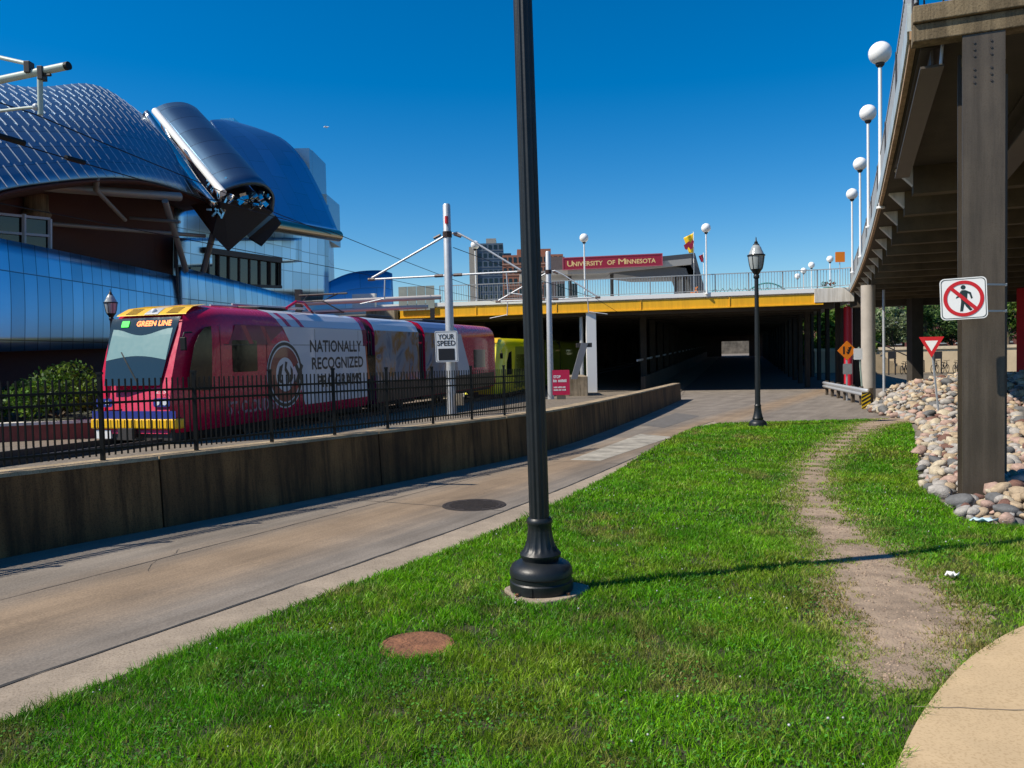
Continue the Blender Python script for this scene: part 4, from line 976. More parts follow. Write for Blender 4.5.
# ================================================================== ENTRANCE CANOPY with the university sign on the deck
def canopy():
    Y = 60; t = thing('station_canopy', 'grey sloping entrance roof carrying a maroon university sign', 'canopy', (at(640, 280, Y).x, Y, DZ))
    g = plain('canopy_grey_metal', (.085, .085, .09), .45, .3); g2 = plain('canopy_pale_soffit', (.30, .29, .27), .6)
    a = at(655, 257, Y); b_ = at(697, 252, Y); c = at(708, 275, Y); 
    m_ = MB(); m_.prism([(a.x, a.z), (at(695, 253, Y).x, at(695, 253, Y).z), (at(709, 288, Y).x, DZ), (at(698, 288, Y).x, DZ), (at(686, 268, Y).x, at(686, 268, Y).z), (a.x, at(655, 265, Y).z)], (0, Y + 6, 0), (1, 0, 0), (0, 0, 1), 6); m_.build('end_roof', g, t)
    m_ = MB(); m_.prism([(at(520, 282, Y).x, at(520, 276, Y).z), (at(600, 272, Y).x, at(600, 274, Y).z), (at(690, 262, Y).x, at(690, 265, Y).z), (at(690, 262, Y).x, at(690, 259, Y).z), (at(600, 270, Y).x, at(600, 268, Y).z), (at(520, 282, Y).x, at(520, 273, Y).z)], (0, Y + 5, 0), (1, 0, 0), (0, 0, 1), 5.5); m_.build('roof', g2, t)
    m_ = MB(); m_.prism([(at(610, 272, Y).x, at(610, 273, Y).z), (at(690, 262, Y).x, at(690, 264.5, Y).z), (at(697, 280, Y).x, at(697, 276, Y).z), (at(640, 280, Y).x, at(640, 277, Y).z)], (0, Y + 4.4, 0), (1, 0, 0), (0, 0, 1), 4.4); m_.build('soffit', g, t)
    p0 = at(563, 270, Y - .6); p1 = at(662, 265.5, Y - .6); h = 11.5 * Y / 800
    u = (p1 - p0); wd = u.length; 
    m_ = MB(); m_.prism([(0, 0), (wd, 0), (wd, h), (0, h)], p0, u, (0, 0, 1), .12); sg = m_.build('sign_board', K['maroon'], t)
    m_ = MB()
    for (c0, c1) in (((-.03, -.03), (wd + .03, .03)), ((-.03, h - .03), (wd + .03, h + .03)), ((-.03, .03), (.03, h - .03)), ((wd - .03, .03), (wd + .03, h - .03))):
        m_.prism([c0, (c1[0], c0[1]), c1, (c0[0], c1[1])], p0, u, (0, 0, 1), .05, .10)
    m_.build('sign_frame', plain('sign_frame_pink', (.40, .08, .12), .5), sg)
    m_ = MB(); x = .32; ht = h * .46
    wd_ = wd - .7
    units = [('U', 1.0, 1), ('NIVERSITY', 5.6, .8), (' ', .55, 0), ('OF', 1.45, .8), (' ', .55, 0), ('M', 1.3, 1), ('INNESOTA', 5.6, .8)]
    tot = sum(a[1] for a in units); 
    for s_, ww, sc in units:
        ww = ww / tot * wd_
        if sc: text(m_, s_, p0 + u.normalized() * (x) + Vector((0, 0, h * .26)), u, (0, 0, 1), ww * .95, ht * sc, .125, .012)
        x += ww
    m_.build('lettering', K['gold'], sg)
    for px in (570, 612, 676, 684):
        p = at(px, 285, Y + 1); m_ = MB(); m_.box(p.x - .12, p.x + .12, Y + .9, Y + 1.2, DZ, at(px, 270, Y).z); m_.build('support_post', K['darksteel'], t)
    for px in (548, 560, 573): 
        p = at(px, 285, Y + 3); m_ = MB(); m_.box(p.x - .35, p.x + .35, Y + 3, Y + 3.1, DZ, DZ + 2.1); m_.build('glass_panel', K['glass'], t)
canopy()
def flag(px, py0, py1, px0, Y, m, lab, emblem=None):
    a = at(px, py1, Y); b0 = at(px, py0, Y); t = thing('flag', lab, 'flag', (a.x, Y, DZ))
    b = MB(); b.tube([(a.x, Y, DZ), (b0.x, Y, b0.z + .1)], .03, 8); b.build('flagpole', K['white'], t)
    e = at(px0, py1, Y); W_ = abs(a.x - e.x); H_ = b0.z - a.z; rows = []
    for j in range(13):
        v = j / 12; r = []
        for i in range(9):
            u_ = i / 8; r.append((a.x + (e.x - a.x) * u_ * (.45 + .55 * (1 - v)), Y + .10 * math.sin(u_ * 7 + v * 2) , b0.z - H_ * v - u_ * (1 - v) * .0 - u_ * .45 * (1 - v) * H_ * .5))
        rows.append(r)
    b = MB(); b.grid(rows).build('cloth', m, t, smooth=True, solid=.02)
    if emblem:
        b = MB(); c = at((px + px0) / 2 + .5, py0 + (py1 - py0) * .62, Y); 
        b.prism([(-.35, -.3), (-.2, -.35), (-.1, -.12), (.05, -.35), (.2, -.25), (.32, .3), (.15, .38), (.08, .12), (-.05, .3), (-.3, .1), (-.45, .0)], (c.x, Y - .16, c.z), (1, 0, 0), (0, 0, 1), .02); b.build('emblem', emblem, t)
flag(693.5, 233, 253, 684, 60, K['signyellow'], 'yellow flag with dark maroon mark above the grey canopy', K['maroon'])
flag(703.5, 254, 262, 699, 60, K['maroon'], 'small maroon flag beside the end of the grey canopy', None)
# small things on the deck
def deck_thing(name, lab, cat, px, Y): return thing(name, lab, cat, (at(px, 285, Y).x, Y, DZ))
t = deck_thing('road_sign', 'square orange sign on the bridge by the ramp corner', 'sign', 840, 52)
p = at(840, 257, 52); b = MB(); b.prism(rrect(.62, .66, .04, 3), (p.x, 52, p.z), (1, 0, 0), (0, 0, 1), .02); b.build('panel', K['orange'], t); b = MB(); b.tube([(p.x, 52.04, DZ), (p.x, 52.04, p.z)], .03, 8); b.build('post', K['galv'], t)
t = deck_thing('flower_planter', 'green planter with red flowers behind the curved railing', 'planter', 828, 52)
p = at(828, 285, 52); b = MB(); b.lathe([(.22, 0), (.3, .5), (.32, .55), (.28, .56)], (p.x, 52, DZ), 16); b.build('pot', plain('planter_green', (.02, .16, .09), .5), t)
def leaf_cloud(name, parent, centers, radii, n, size, cols, m, group_flat=.6, world=True):
    """many small leaf faces spread through ellipsoid clumps"""
    k = len(centers); idx = rng.integers(0, k, n)
    c = np.array(centers)[idx]; r = np.array(radii)[idx]
    d = rng.normal(size=(n, 3)); d /= np.linalg.norm(d, axis=1)[:, None]
    rad = rng.uniform(.25, 1.0, n) ** .5
    p = c + d * r * rad[:, None]
    a = rng.normal(size=(n, 3)); a /= np.linalg.norm(a, axis=1)[:, None]
    b = np.cross(a, rng.normal(size=(n, 3))); b /= np.linalg.norm(b, axis=1)[:, None]
    s = size * rng.uniform(.6, 1.4, n)[:, None]
    v = np.stack([p - a * s, p + b * s * .5, p + a * s, p - b * s * .5], 1).reshape(-1, 3)
    cc = np.array(cols)[rng.integers(0, len(cols), n)] * rng.uniform(.7, 1.25, (n, 1)) * (np.array([.75, 1.0, 1.3])[idx % 3][:, None])
    cc = np.repeat(cc, 4, 0)
    if parent is not None and parent.name in WM:
        T_ = np.array(WM[parent.name].inverted()); v = v @ T_[:3, :3].T + T_[:3, 3]
    o = fast_mesh(name, v, np.arange(n * 4), np.arange(n) * 4, cc, m)
    if parent is not None: o.parent = parent
    return o
leaf_cloud('flowers', t, [(p.x + dx, 52, DZ + .75 + dz) for dx, dz in ((-.25, 0), (.1, .12), (.3, .02))], [(.22, .2, .2)] * 3, 150, .06, [(.35, .01, .02), (.03, .10, .02), (.05, .12, .02)], K['leaf'])
teal = plain('teal_metal', (.03, .22, .20), .45)
t = deck_thing('bike_rack', 'row of teal hoop bike racks behind the railing by the lamp', 'bike rack', 738, 56)
for i in range(8):
    x = at(712, 285, 56).x + i * .52; b = MB(); b.tube([(x, 56, DZ), (x + .05, 56, DZ + .75), (x + .2, 56, DZ + .95), (x + .35, 56, DZ + .75), (x + .4, 56, DZ)], .03, 6); b.build('hoop', teal, t)
t = deck_thing('arch_trellis', 'low teal arched railing behind the bridge edge', 'trellis', 770, 60)
b = MB(); c0 = at(738, 285, 60).x; c1 = at(796, 285, 60).x
pts = [(c0 + (c1 - c0) * k / 16, 60, DZ + 1.55 * math.sin(PI * k / 16) ** .7) for k in range(17)]; b.tube(pts, .05, 8); b.build('arch', teal, t)
b = MB()
for k in range(2, 15): b.tube([(pts[k][0], 60, DZ), pts[k]], .02, 6)
b.build('slats', teal, t)
for px, lab in ((655, 'orange slatted barricade behind the bridge railing under the canopy'),):
    t = deck_thing('barricade', lab, 'barricade', px, 54); x = at(690, 285, 54).x
    b = MB(); b.bar((x, 54, DZ), (x + .5, 54, DZ + .95), .07, .05); b.build('leg', K['orange'], t); b = MB(); b.bar((x + .05, 54.08, DZ + .55), (x + .75, 54.08, DZ + .3), .05, .15); b.build('board', K['orange'], t); b = MB(); b.bar((x + .75, 54, DZ), (x + .35, 54, DZ + .9), .07, .05); b.build('leg', K['orange'], t)
t = thing('tree', 'low dark shrub on the bridge deck under the teal arch', 'shrub', (at(785, 282, 66).x, 66, DZ)); p = at(785, 282, 66)
leaf_cloud('foliage', t, [(p.x + dx, 66, DZ + .6) for dx in (-1.2, -.2, .8, 1.8, -2.2)], [(.9, .6, .6)] * 5, 700, .14, [(.02, .06, .025), (.03, .08, .03)], K['leaf'])

# ================================================================== OVERHEAD LINE
def oh_pole(px0, py0, px1, py1, Y, lab, arm, zt):
    b0 = at(px1, py1, Y); z = gz(Y); t = thing('line_pole', lab, 'pole', (b0.x, Y, z), 0, 'overhead line poles')
    b = MB(); b.lathe([(.24, 0), (.24, .04), (.165, .05), (.16, .3), (.15, 2.5), (.13, zt - .05), (.10, zt)], (b0.x, Y, z), 20); b.build('shaft', K['galv'], t, auto=40)
    b = MB(); b.lathe([(.32, -.05), (.32, .02)], (b0.x, Y, z), 16); b.build('footing', K['conc'], t)
    T_ = Vector((.958, -.287, 0)); 
    for s, ln in arm:
        a0 = Vector((b0.x, Y, z + zt - 2.45)); a1 = a0 + T_ * s * ln + Vector((0, 0, .0))
        b = MB(); b.tube([a0, a1], .035, 8); b.build('boom', K['galv'], t)
        s0 = Vector((b0.x, Y, z + zt - 1.05)); b = MB()
        if s < 0: b.tube([s0, a1 + Vector((0, 0, .05))], .04, 8)
        else: b.tube([s0, s0 + T_ * .35 + Vector((0, 0, .05)), s0 + T_ * .8 + Vector((0, 0, -.2)), a1 + Vector((0, 0, .05))], .035, 8)
        b.build('strut', K['galv'], t)
        b = MB()
        b.tube([a0 + T_ * s * .2, a0 + T_ * s * .5], .055, 8); b.tube([a1 - T_ * s * .1, a1 + T_ * s * .15], .06, 8); b.tube([s0 - Vector((0, 0, .1)), s0 + Vector((0, 0, .1))], .16, 12); b.tube([s0 + T_ * s * .25, s0 + T_ * s * .5 - Vector((0, 0, .1))], .05, 8)
        b.build('insulator', plain('insulator_brown', (.10, .06, .05), .5), t)
        b = MB(); b.tube([a1 - T_ * s * .5, a1 - T_ * s * .45 - Vector((0, 0, .75))], .025, 8); b.tube([a1 - T_ * s * .45 - Vector((0, 0, .7)), a1 + T_ * s * .5 - Vector((0, 0, .85))], .02, 8); b.build('steady_arm', K['galv'], t)
    return t, b0
t1, p1 = oh_pole(444, 205, 452, 418, 27.8, 'grey line pole carrying the speed display sign', [(-1, 2.9), (1, 2.6)], 7.4)
b = MB(); b.box(p1.x + .17, p1.x + .42, 27.6, 27.85, gz(27.8) + .45, gz(27.8) + .85); b.build('control_box', K['conc'], t1)
b = MB(); b.tube([(p1.x + .0, 27.62, gz(27.8) + 6.7), (p1.x, 27.62, gz(27.8) + 6.95)], .06, 8); b.build('red_tag', K['signred'], t1)
t2, p2 = oh_pole(545, 252, 551, 400, 41.0, 'slimmer grey line pole next to the small red sign', [(-1, 2.7), (1, 2.5)], 7.6)
# near pole just outside the frame, its bracket reaches in
npx = Vector((-7.3, 10.95, gz(11))); tip = at(67, 66, 10.3)
t = thing('line_pole', 'pale green line bracket reaching over the wall near the curved metal roof', 'pole', npx, 0, 'overhead line poles')
K['pipe'] = plain('pale_green_pipe', (.40, .46, .40), .45)
b = MB(); b.lathe([(.24, 0), (.24, .04), (.16, .05), (.14, 7.4)], npx, 18); b.build('shaft', K['galv'], t, auto=40)
bb = at(0, 80, 10.62); dirb = (tip - bb).normalized(); root = bb - dirb * ((bb.x - npx.x) / dirb.x)
b = MB(); b.tube([root, tip], .05, 14); b.build('boom', K['pipe'], t, auto=40); b = MB(); b.tube([tip - dirb * .02, tip + dirb * .03], .052, 14); b.build('end_cap', K['black'], t)
s1 = at(31, 64.5, 10.46); s0 = at(0, 57.5, 10.62); dr = (s1 - s0).normalized(); b = MB(); b.tube([s0 - dr * ((s0.x - npx.x) / dr.x), s1], .027, 10); b.build('strut', K['pipe'], t)
b = MB()
c = at(29, 66, 10.45); b.box(c.x - .04, c.x + .04, c.y - .06, c.y + .06, c.z - .1, c.z + .05); b.build('clamp', K['darksteel'], t, bevel=.01); b = MB(); c = at(42, 71, 10.4); b.box(c.x - .035, c.x + .035, c.y - .06, c.y + .06, c.z - .12, c.z + .05); b.tube([at(40, 75, 10.4), at(51, 75, 10.36)], .02, 8); b.build('clamp', K['darksteel'], t, bevel=.01)
b = MB(); b.tube([at(40, 76, 10.4), at(40.5, 115, 10.4)], .034, 12); b.build('drop_tube', K['pipe'], t, auto=40)
b = MB(); b.tube([at(37, 107, 10.4), at(25, 108, 10.5), at(0, 111, 10.62), at(-30, 117, 10.8)], .019, 10); b.build('steady_arm', K['pipe'], t, auto=40)
b = MB(); b.sphere(at(36, 107, 10.4), .045, 10, 8); b.build('insulator', K['galv'], t)
wd = Vector((.289, 1, 0))
def wire(lab, pts, r):
    t = MB(); t.tube(pts, r, 6); o = t.build('overhead_wire', K['black'], None); tag(o, lab, 'wire', 'overhead wires', 'thing')
def sag(a, b, s, n=10): return [a.lerp(b, k / n) - Vector((0, 0, s * 4 * (k / n) * (1 - k / n))) for k in range(n + 1)]
A = Vector((-10.2, 16, 6.2))
wire('overhead wire sagging above the tram, passing the curved metal roof highest', [A - wd * 14 + Vector((0, 0, .1))] + sag(A, A + wd * 13, .05) + sag(A + wd * 13, A + wd * 29 + Vector((0, 0, -.9)), .05), .013)
wire('straight contact wire strung lowest over the tram roof', [A - wd * 14 + Vector((0, 0, -1.3)), A + wd * 13 + Vector((0, 0, -1.3)), A + wd * 60 + Vector((0, 0, -1.7))], .011)
wire('overhead wire between the two grey line poles, upper', [p1 * 1 + Vector((.2, 0, gz(27.8) * 0 + 5.9)), p2 + Vector((.2, 0, 5.9))], .012)
wire('overhead wire running under the bridge beside the second line pole', [Vector((p1.x + 2.3, 27.2, 4.4)), Vector((p2.x + 2.3, 40.3, 4.3)), Vector((p2.x + 7.3, 58, 3.4))], .011)
A2 = Vector((-9.3, 16, 6.6)); wire('second overhead wire just above the tram, joining the speed sign pole', [A2 - wd * 14] + sag(A2, A2 + wd * 12.5 + Vector((-.6, 0, -.6)), .04) , .012)
b = MB(); c = at(10, 139, 15.6); b.tube([c - wd * .3, c + wd * .3], .06, 8); o = b.build('wire_insulator', K['black'], None); tag(o, 'dark insulator on the overhead wire near the pale green bracket', 'insulator', None, 'thing')
b = MB(); c = at(75, 160, 18.4); b.tube([c - wd * .25, c + wd * .25], .06, 8); o = b.build('wire_insulator', K['black'], None); tag(o, 'dark insulator on the overhead wire crossing the metal roof panels', 'insulator', None, 'thing')

# ================================================================== SIGNS
def speed_sign():
    Y = 27.4; c = at(446.5, 346.5, Y); t = thing('speed_sign', 'white speed display sign reading YOUR SPEED with black screen', 'sign', c)
    u = (1, 0, 0); v = (-.02, 0, 1); wd_, hg = .77, 1.06
    b = MB(); b.prism(rrect(wd_, hg, .04, 4), (c.x, Y, c.z), u, v, .10, -.1); b.build('cabinet', K['signwhite'], t)
    b = MB(); 
    for l in (rrect(wd_ - .05, hg - .05, .03, 4),):
        k = len(l)
        for i in range(k):
            a, d = l[i], l[(i + 1) % k]; b.prism([a, d, (d[0] * .965, d[1] * .975), (a[0] * .965, a[1] * .975)], (c.x, Y, c.z), u, v, .002, .001)
    b.build('border', K['signblack'], t)
    b = MB(); text(b, 'YOUR', (c.x - .27, Y, c.z + .25), u, v, .54, .17, .003, .006); b.build('lettering', K['signblack'], t); b = MB(); text(b, 'SPEED', (c.x - .31, Y, c.z + .03), u, v, .62, .17, .003, .006); b.build('lettering', K['signblack'], t)
    b = MB(); b.prism(rrect(.56, .40, .02, 3), (c.x, Y, c.z - .27), u, v, .003, .001); b.build('screen', K['signblack'], t)
    b = MB(); b.box(c.x - .05, c.x + .05, Y + .1, Y + .3, c.z - .3, c.z - .24); b.build('bracket', K['galv'], t); b = MB(); b.box(c.x - .05, c.x + .05, Y + .1, Y + .3, c.z + .24, c.z + .3); b.build('bracket', K['galv'], t)
speed_sign()
def no_ped():
    c = at(963.5, 298.5, 8.95); s = .462
    t = thing('no_walking_sign', 'white square no walking sign bracketed to the steel column', 'sign', c)
    u = (Q + Vector((0, 0, .03))).normalized(); v = Vector((-.035 * Q.x, -.035 * Q.y, 1)); o = c
    b = MB(); b.prism(rrect(s, s, .05, 6), o, u, v, .004, -.004); b.build('panel', K['signwhite'], t)
    b = MB(); k = rrect(s - .022, s - .022, .042, 6)
    for i in range(len(k)):
        a, d = k[i], k[(i + 1) % len(k)]; b.prism([a, d, (d[0] * .965, d[1] * .965), (a[0] * .965, a[1] * .965)], o, u, v, .001, .0005)
    b.build('border', plain('sign_border', (.05, .07, .07), .5), t)
    b = MB()
    sc_ = lambda l: [(x_ * .862, y_ * .862) for x_, y_ in l]
    b.prism(circ(.025, 18, .0, .125), o, u, v, .001, .0008)
    b.prism(sc_([(-.022, .108), (.025, .108), (.048, .085), (.04, -.03), (.006, -.05), (-.03, -.03), (-.03, .06)]), o, u, v, .001, .0008)   # trunk
    b.prism(sc_([(.03, .105), (.085, .075), (.105, .0), (.085, -.008), (.068, .055), (.035, .07)]), o, u, v, .001, .001)            # rear arm
    b.prism(sc_([(-.02, .085), (-.045, .02), (-.088, .005), (-.082, .025), (-.058, .04), (-.03, .10)]), o, u, v, .001, .001)           # front arm
    b.prism(sc_([(-.028, -.03), (.012, -.045), (-.012, -.165), (-.045, -.165)]), o, u, v, .001, .001)                        # front leg
    b.prism(sc_([(.0, -.045), (.04, -.03), (.055, -.085), (.098, -.15), (.068, -.16), (.022, -.10)]), o, u, v, .001, .0012)         # rear leg
    b.build('walking_figure', plain('sign_dark_green', (.012, .03, .03), .5), t)
    b = MB(); ring(b, .162, .200, o, u, v, .001, .0035, 48); x = .145
    b.prism(sc_([(-x - .02, x - .02 + .012), (-x + .012, x + .02), (x + .02, -x + .012), (x - .012, -x - .02)]), o, u, v, .001, .0048); b.build('red_ring', K['signred'], t)
    for dz in (-.14, .16):
        b = MB(); p = c + Q * .05 + EDv * .02 + Vector((0, 0, dz)); e_ = CR @ Vector((.225, -.23, c.z + dz)); e2 = CR @ Vector((.225, -.1, c.z + dz)); b.bar(p, e_, .016, .02); b.bar(e_, e2, .012, .03); b.build('bracket', K['galv'], t)
no_ped()
def yield_sign():
    Y = 21.5; base = at(938.5, 408, Y); top = at(930.5, 337, Y); t = thing('yield_sign', 'leaning red and white triangular give way sign among the rocks', 'sign', base)
    b = MB(); b.bar(base - Vector((0, 0, .1)), top, .04, .035); b.build('post', K['galv'], t)
    n0 = (top - base).normalized(); c = at(931.5, 345, Y - .05); u = Vector((.86, -.45, 0)).normalized(); v = (n0 - u * n0.dot(u)).normalized()
    R_ = .43; tri = [(-.30, .22), (.30, .22), (0, -.34)]
    b = MB(); b.prism(tri, c, u, v, .006); b.build('panel', K['signred'], t)
    b = MB(); b.prism([(-.155, .115), (.155, .115), (0, -.165)], c, u, v, .002, .007); b.build('white_centre', K['signwhite'], t)
yield_sign()
def diamond():
    Y = 33.5; c = at(847, 350.5, Y); t = thing('warning_sign', 'orange diamond road narrows sign on a post by the red column', 'sign', (c.x, Y, gz(Y)))
    r = .41; b = MB(); b.prism([(0, r), (-r, 0), (0, -r), (r, 0)], (c.x, Y, c.z), (1, 0, 0), (0, 0, 1), .01); b.build('panel', K['orange'], t)
    b = MB(); b.prism([(-.17, -.15), (-.10, -.15), (-.10, .17), (-.17, .17)], (c.x, Y, c.z), (1, 0, 0), (0, 0, 1), .003, .011)
    b.prism([(.0, -.15), (.07, -.15), (.19, .12), (.17, .18), (.11, .14)], (c.x, Y, c.z), (1, 0, 0), (0, 0, 1), .003, .011)
    for i in range(3): b.prism([(-.03 + i * .04, -.1 + i * .09), (.02 + i * .04, -.1 + i * .09), (.02 + i * .04, -.04 + i * .09), (-.03 + i * .04, -.04 + i * .09)], (c.x, Y, c.z), (1, 0, 0), (0, 0, 1), .003, .0145)
    b.build('symbol', K['signblack'], t)
    p = at(847.5, 369, Y); b = MB(); b.prism(rrect(.38, .44, .03, 3), (p.x, Y, p.z), (1, 0, 0), (0, 0, 1), .01); b.build('plate', K['rail'], t)
    b = MB(); b.box(c.x - .03, c.x + .03, Y + .01, Y + .06, gz(Y) - .1, c.z + .3); b.build('post', K['galv'], t)
diamond()
def white_sign():
    Y = 30.5; c = at(858, 354, Y); t = thing('small_sign', 'small blank white sign on a thin post by the guard rail', 'sign', (at(863, 400, Y).x, Y, gz(Y)))
    b = MB(); b.prism(rrect(.33, .43, .03, 3), c, (1, 0, 0), (0, 0, 1), .01); b.build('panel', K['signwhite'], t)
    b = MB(); b.bar((at(864, 404, Y).x, Y + .03, gz(Y) - .1), (at(859, 347, Y).x, Y + .03, at(859, 347, Y).z), .045, .045); b.build('post', plain('green_grey_post', (.30, .38, .32), .5), t)
white_sign()
def hazard():
    Y = 27.6; c = at(866, 400.5, Y); t = thing('hazard_marker', 'yellow and black striped marker at the guard rail end', 'sign', (c.x, Y, gz(Y)))
    w_, h_ = .30, .58; b = MB(); b.prism([(-w_ / 2, -h_ / 2), (w_ / 2, -h_ / 2), (w_ / 2, h_ / 2), (-w_ / 2, h_ / 2)], c, (1, 0, 0), (0, 0, 1), .01); b.build('panel', K['signyellow'], t)
    b = MB()
    for i in range(5):
        z = -h_ / 2 + i * .135 - .04; lo = max(-h_ / 2, z); 
        pts = [(-w_ / 2, z), (w_ / 2, z + .17), (w_ / 2, z + .24), (-w_ / 2, z + .07)]
        pts = [(a, max(-h_ / 2, min(h_ / 2, d))) for a, d in pts]; b.prism(pts, c, (1, 0, 0), (0, 0, 1), .002, .011)
    b.build('stripes', K['signblack'], t)
    b = MB(); b.box(c.x - .03, c.x + .03, Y + .012, Y + .06, gz(Y) - .2, c.z + .2); b.build('post', K['galv'], t)
hazard()
def guard_rail():
    a = Vector((12.5, 28.0, 0)); e = Vector((15.6, 40.0, 0)); t = thing('guard_rail', 'galvanised steel guard rail beside the road under the ramp', 'guard rail', (12.5, 28, gz(28)))
    d = (e - a).normalized(); nrm = Vector((d.y, -d.x, 0)); prof = [(0, .42), (.06, .46), (.06, .52), (0, .57), (.06, .62), (.06, .68), (0, .72)]
    rows = [[(a.x + d.x * s - nrm.x * o_, a.y + d.y * s - nrm.y * o_, gz(a.y + d.y * s) + z - .05) for o_, z in prof] for s in np.linspace(0, (e - a).length, 8)]
    b = MB(); b.grid(rows).build('beam', K['galv'], t, solid=.008, smooth=True)
    for s in np.linspace(.3, (e - a).length - .2, 7):
        p = a + d * s + nrm * .12; b = MB(); b.box(p.x - .06, p.x + .06, p.y - .06, p.y + .06, gz(p.y) - .1, gz(p.y) + .7); b.build('post', K['bark'], t)
guard_rail()
def red_sign():
    Y = 39; c = at(561, 382.5, Y); t = thing('notice_sign', 'small crimson notice sign with white lettering on a wooden foot', 'sign', (c.x, Y, gz(Y)))
    b = MB(); b.prism(rrect(.84, 1.22, .03, 3), c, (1, 0, 0), (0, 0, 1), .03); b.build('panel', plain('crimson', (.55, .01, .07), .5), t)
    b = MB()
    text(b, 'STOP', (c.x - .36, Y, c.z + .22), (1, 0, 0), (0, 0, 1), .34, .13, .032, .008); b.build('lettering', K['signwhite'], t); b = MB()
    for x0_, z_, hh_, ws_ in ((-.38, .02, .15, (.2, .42)), (-.36, -.27, .09, (.16, .22, .14)), (-.36, -.40, .09, (.22, .12, .2))):   # worn lines, not readable in the photo
        x_ = c.x + x0_
        for w_ in ws_:
            k_ = 0
            while k_ < w_ - .03: b.prism([(0, 0), (.045, 0), (.045, hh_ * random.uniform(.6, 1)), (0, hh_ * random.uniform(.7, 1))], (x_ + k_, Y, c.z + z_), (1, 0, 0), (0, 0, 1), .003, .032); k_ += .06
            x_ += w_ + .04
    b.build('lettering_lines', K['signwhite'], t)
    b = MB(); b.box(c.x - .22, c.x + .22, Y + .02, Y + .12, gz(Y) - .05, c.z - .5); b.build('foot', plain('wood_tan', (.42, .34, .22), .7), t)
red_sign()
# platform block, leaning grey panel and dark board beside the white column
t = thing('platform_block', 'low tan concrete block beside the white bridge column', 'concrete block', (3.9, 45, gz(45))); b = MB(); b.box(at(566, 390, 44.5).x, at(588, 390, 44.5).x, 44.5, 47.5, gz(45) - .1, gz(45) + 1.15); b.build('block', K['conc'], t, bevel=.03)
t = thing('leaning_panel', 'slanted grey metal panel leaning under the bridge by the tracks', 'panel', (3.6, 44.2, gz(44)))
b = MB(); b.prism([(at(571, 379, 44).x, at(571, 379, 44).z), (at(577, 379, 44).x, at(577, 379, 44).z), (at(588, 343, 44).x, at(588, 343, 44).z), (at(581, 343, 44).x, at(581, 343, 44).z)], (0, 44.1, 0), (1, 0, 0), (0, 0, 1), .25); b.build('panel', plain('panel_blue_grey', (.16, .17, .19), .5), t)
b = MB(); p = at(590, 345, 44); b.box(p.x - .75, p.x + .1, 43.9, 44.3, p.z - .12, p.z + .12); b.build('head', K['darksteel'], t)
# double pipe gantry in front of the museum
t = thing('pipe_gantry', 'pair of long pale horizontal pipes on a dark end plate above the tram', 'gantry', (at(300, 400, 36).x, 36, gz(36)))
for (a, e, r) in (((299, 303.5), (441, 297), .11), ((300, 312.5), (428, 306.5), .09)):
    b = MB(); b.tube([at(a[0], a[1], 36), at(e[0], e[1], 37.5)], r, 12); b.build('pipe', plain('pale_pipe', (.50, .46, .42), .45), t, auto=40)
b = MB(); p = at(299, 302, 36); b.box(p.x - .13, p.x + .13, 35.8, 36.2, p.z - .6, p.z + .55); b.build('end_plate', K['darksteel'], t)
for px, Y in ((299, 36.3), (432, 37.8)):
    p = at(px, 306, Y); b = MB(); b.box(p.x - .1, p.x + .1, Y, Y + .2, gz(Y) - .1, p.z + (.2 if px < 400 else -.1)); b.build('post', K['darksteel'], t)

# ================================================================== MUSEUM with curved metal roofs
ms = thing('art_museum', 'museum of folded curved blue steel sheets behind the tram', 'museum', (-20, 40, gz(40)))
K['tiles'] = panel_mat('steel_shingles', (.20, .30, .40), .34, 9, 1.02, (.10, .15, .2), .02, .9, .5, .06)
K['tiles2'] = panel_mat('steel_shingles_dark', (.11, .19, .28), .42, 9., 1.5, (.06, .09, .13), .025, 1., .5, .10)
K['facade'] = panel_mat('steel_facade', (.36, .53, .66), .30, .78, 2.5, (.10, .15, .20), .022, 1., .0, .16)
K['facade2'] = panel_mat('steel_facade_far', (.36, .55, .70), .34, 1.1, 1.6, (.22, .32, .40), .03, 1., .0, .14)
K['wave'] = panel_mat('steel_wave', (.22, .36, .55), .33, 3., 2.2, (.12, .18, .25), .02, 1., .5, .10)
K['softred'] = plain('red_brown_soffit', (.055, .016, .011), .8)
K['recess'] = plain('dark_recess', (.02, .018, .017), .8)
K['strut'] = plain('grey_strut', (.22, .21, .20), .5, .3)
K['silver'] = plain('bright_steel', (.72, .70, .66), .18, 1.)
K['bronze'] = panel_mat('reflective_tube', (.62, .50, .36), .25, 50, .25, (.2, .16, .1), .02, 1.)
def poly_px(l): return [at(*a) for a in l]
def loft(A, B, n, m, bulge=Vector((0, 0, 0)), pw=1.):
    A = resample(A, m + 1); B = resample(B, m + 1); rows = []
    for j in range(n + 1):
        k = j / n; rows.append([a.lerp(b, k) + bulge * math.sin(PI * k) for a, b in zip(A, B)])
    ua = [0]; 
    for a, b in zip(rows[0], rows[0][1:]): ua.append(ua[-1] + (b - a).length)
    va = [0]; mid = m // 2
    for r0, r1_ in zip(rows, rows[1:]): va.append(va[-1] + (r1_[mid] - r0[mid]).length)
    return rows, [[(ua[i], va[j]) for i in range(m + 1)] for j in range(n + 1)]
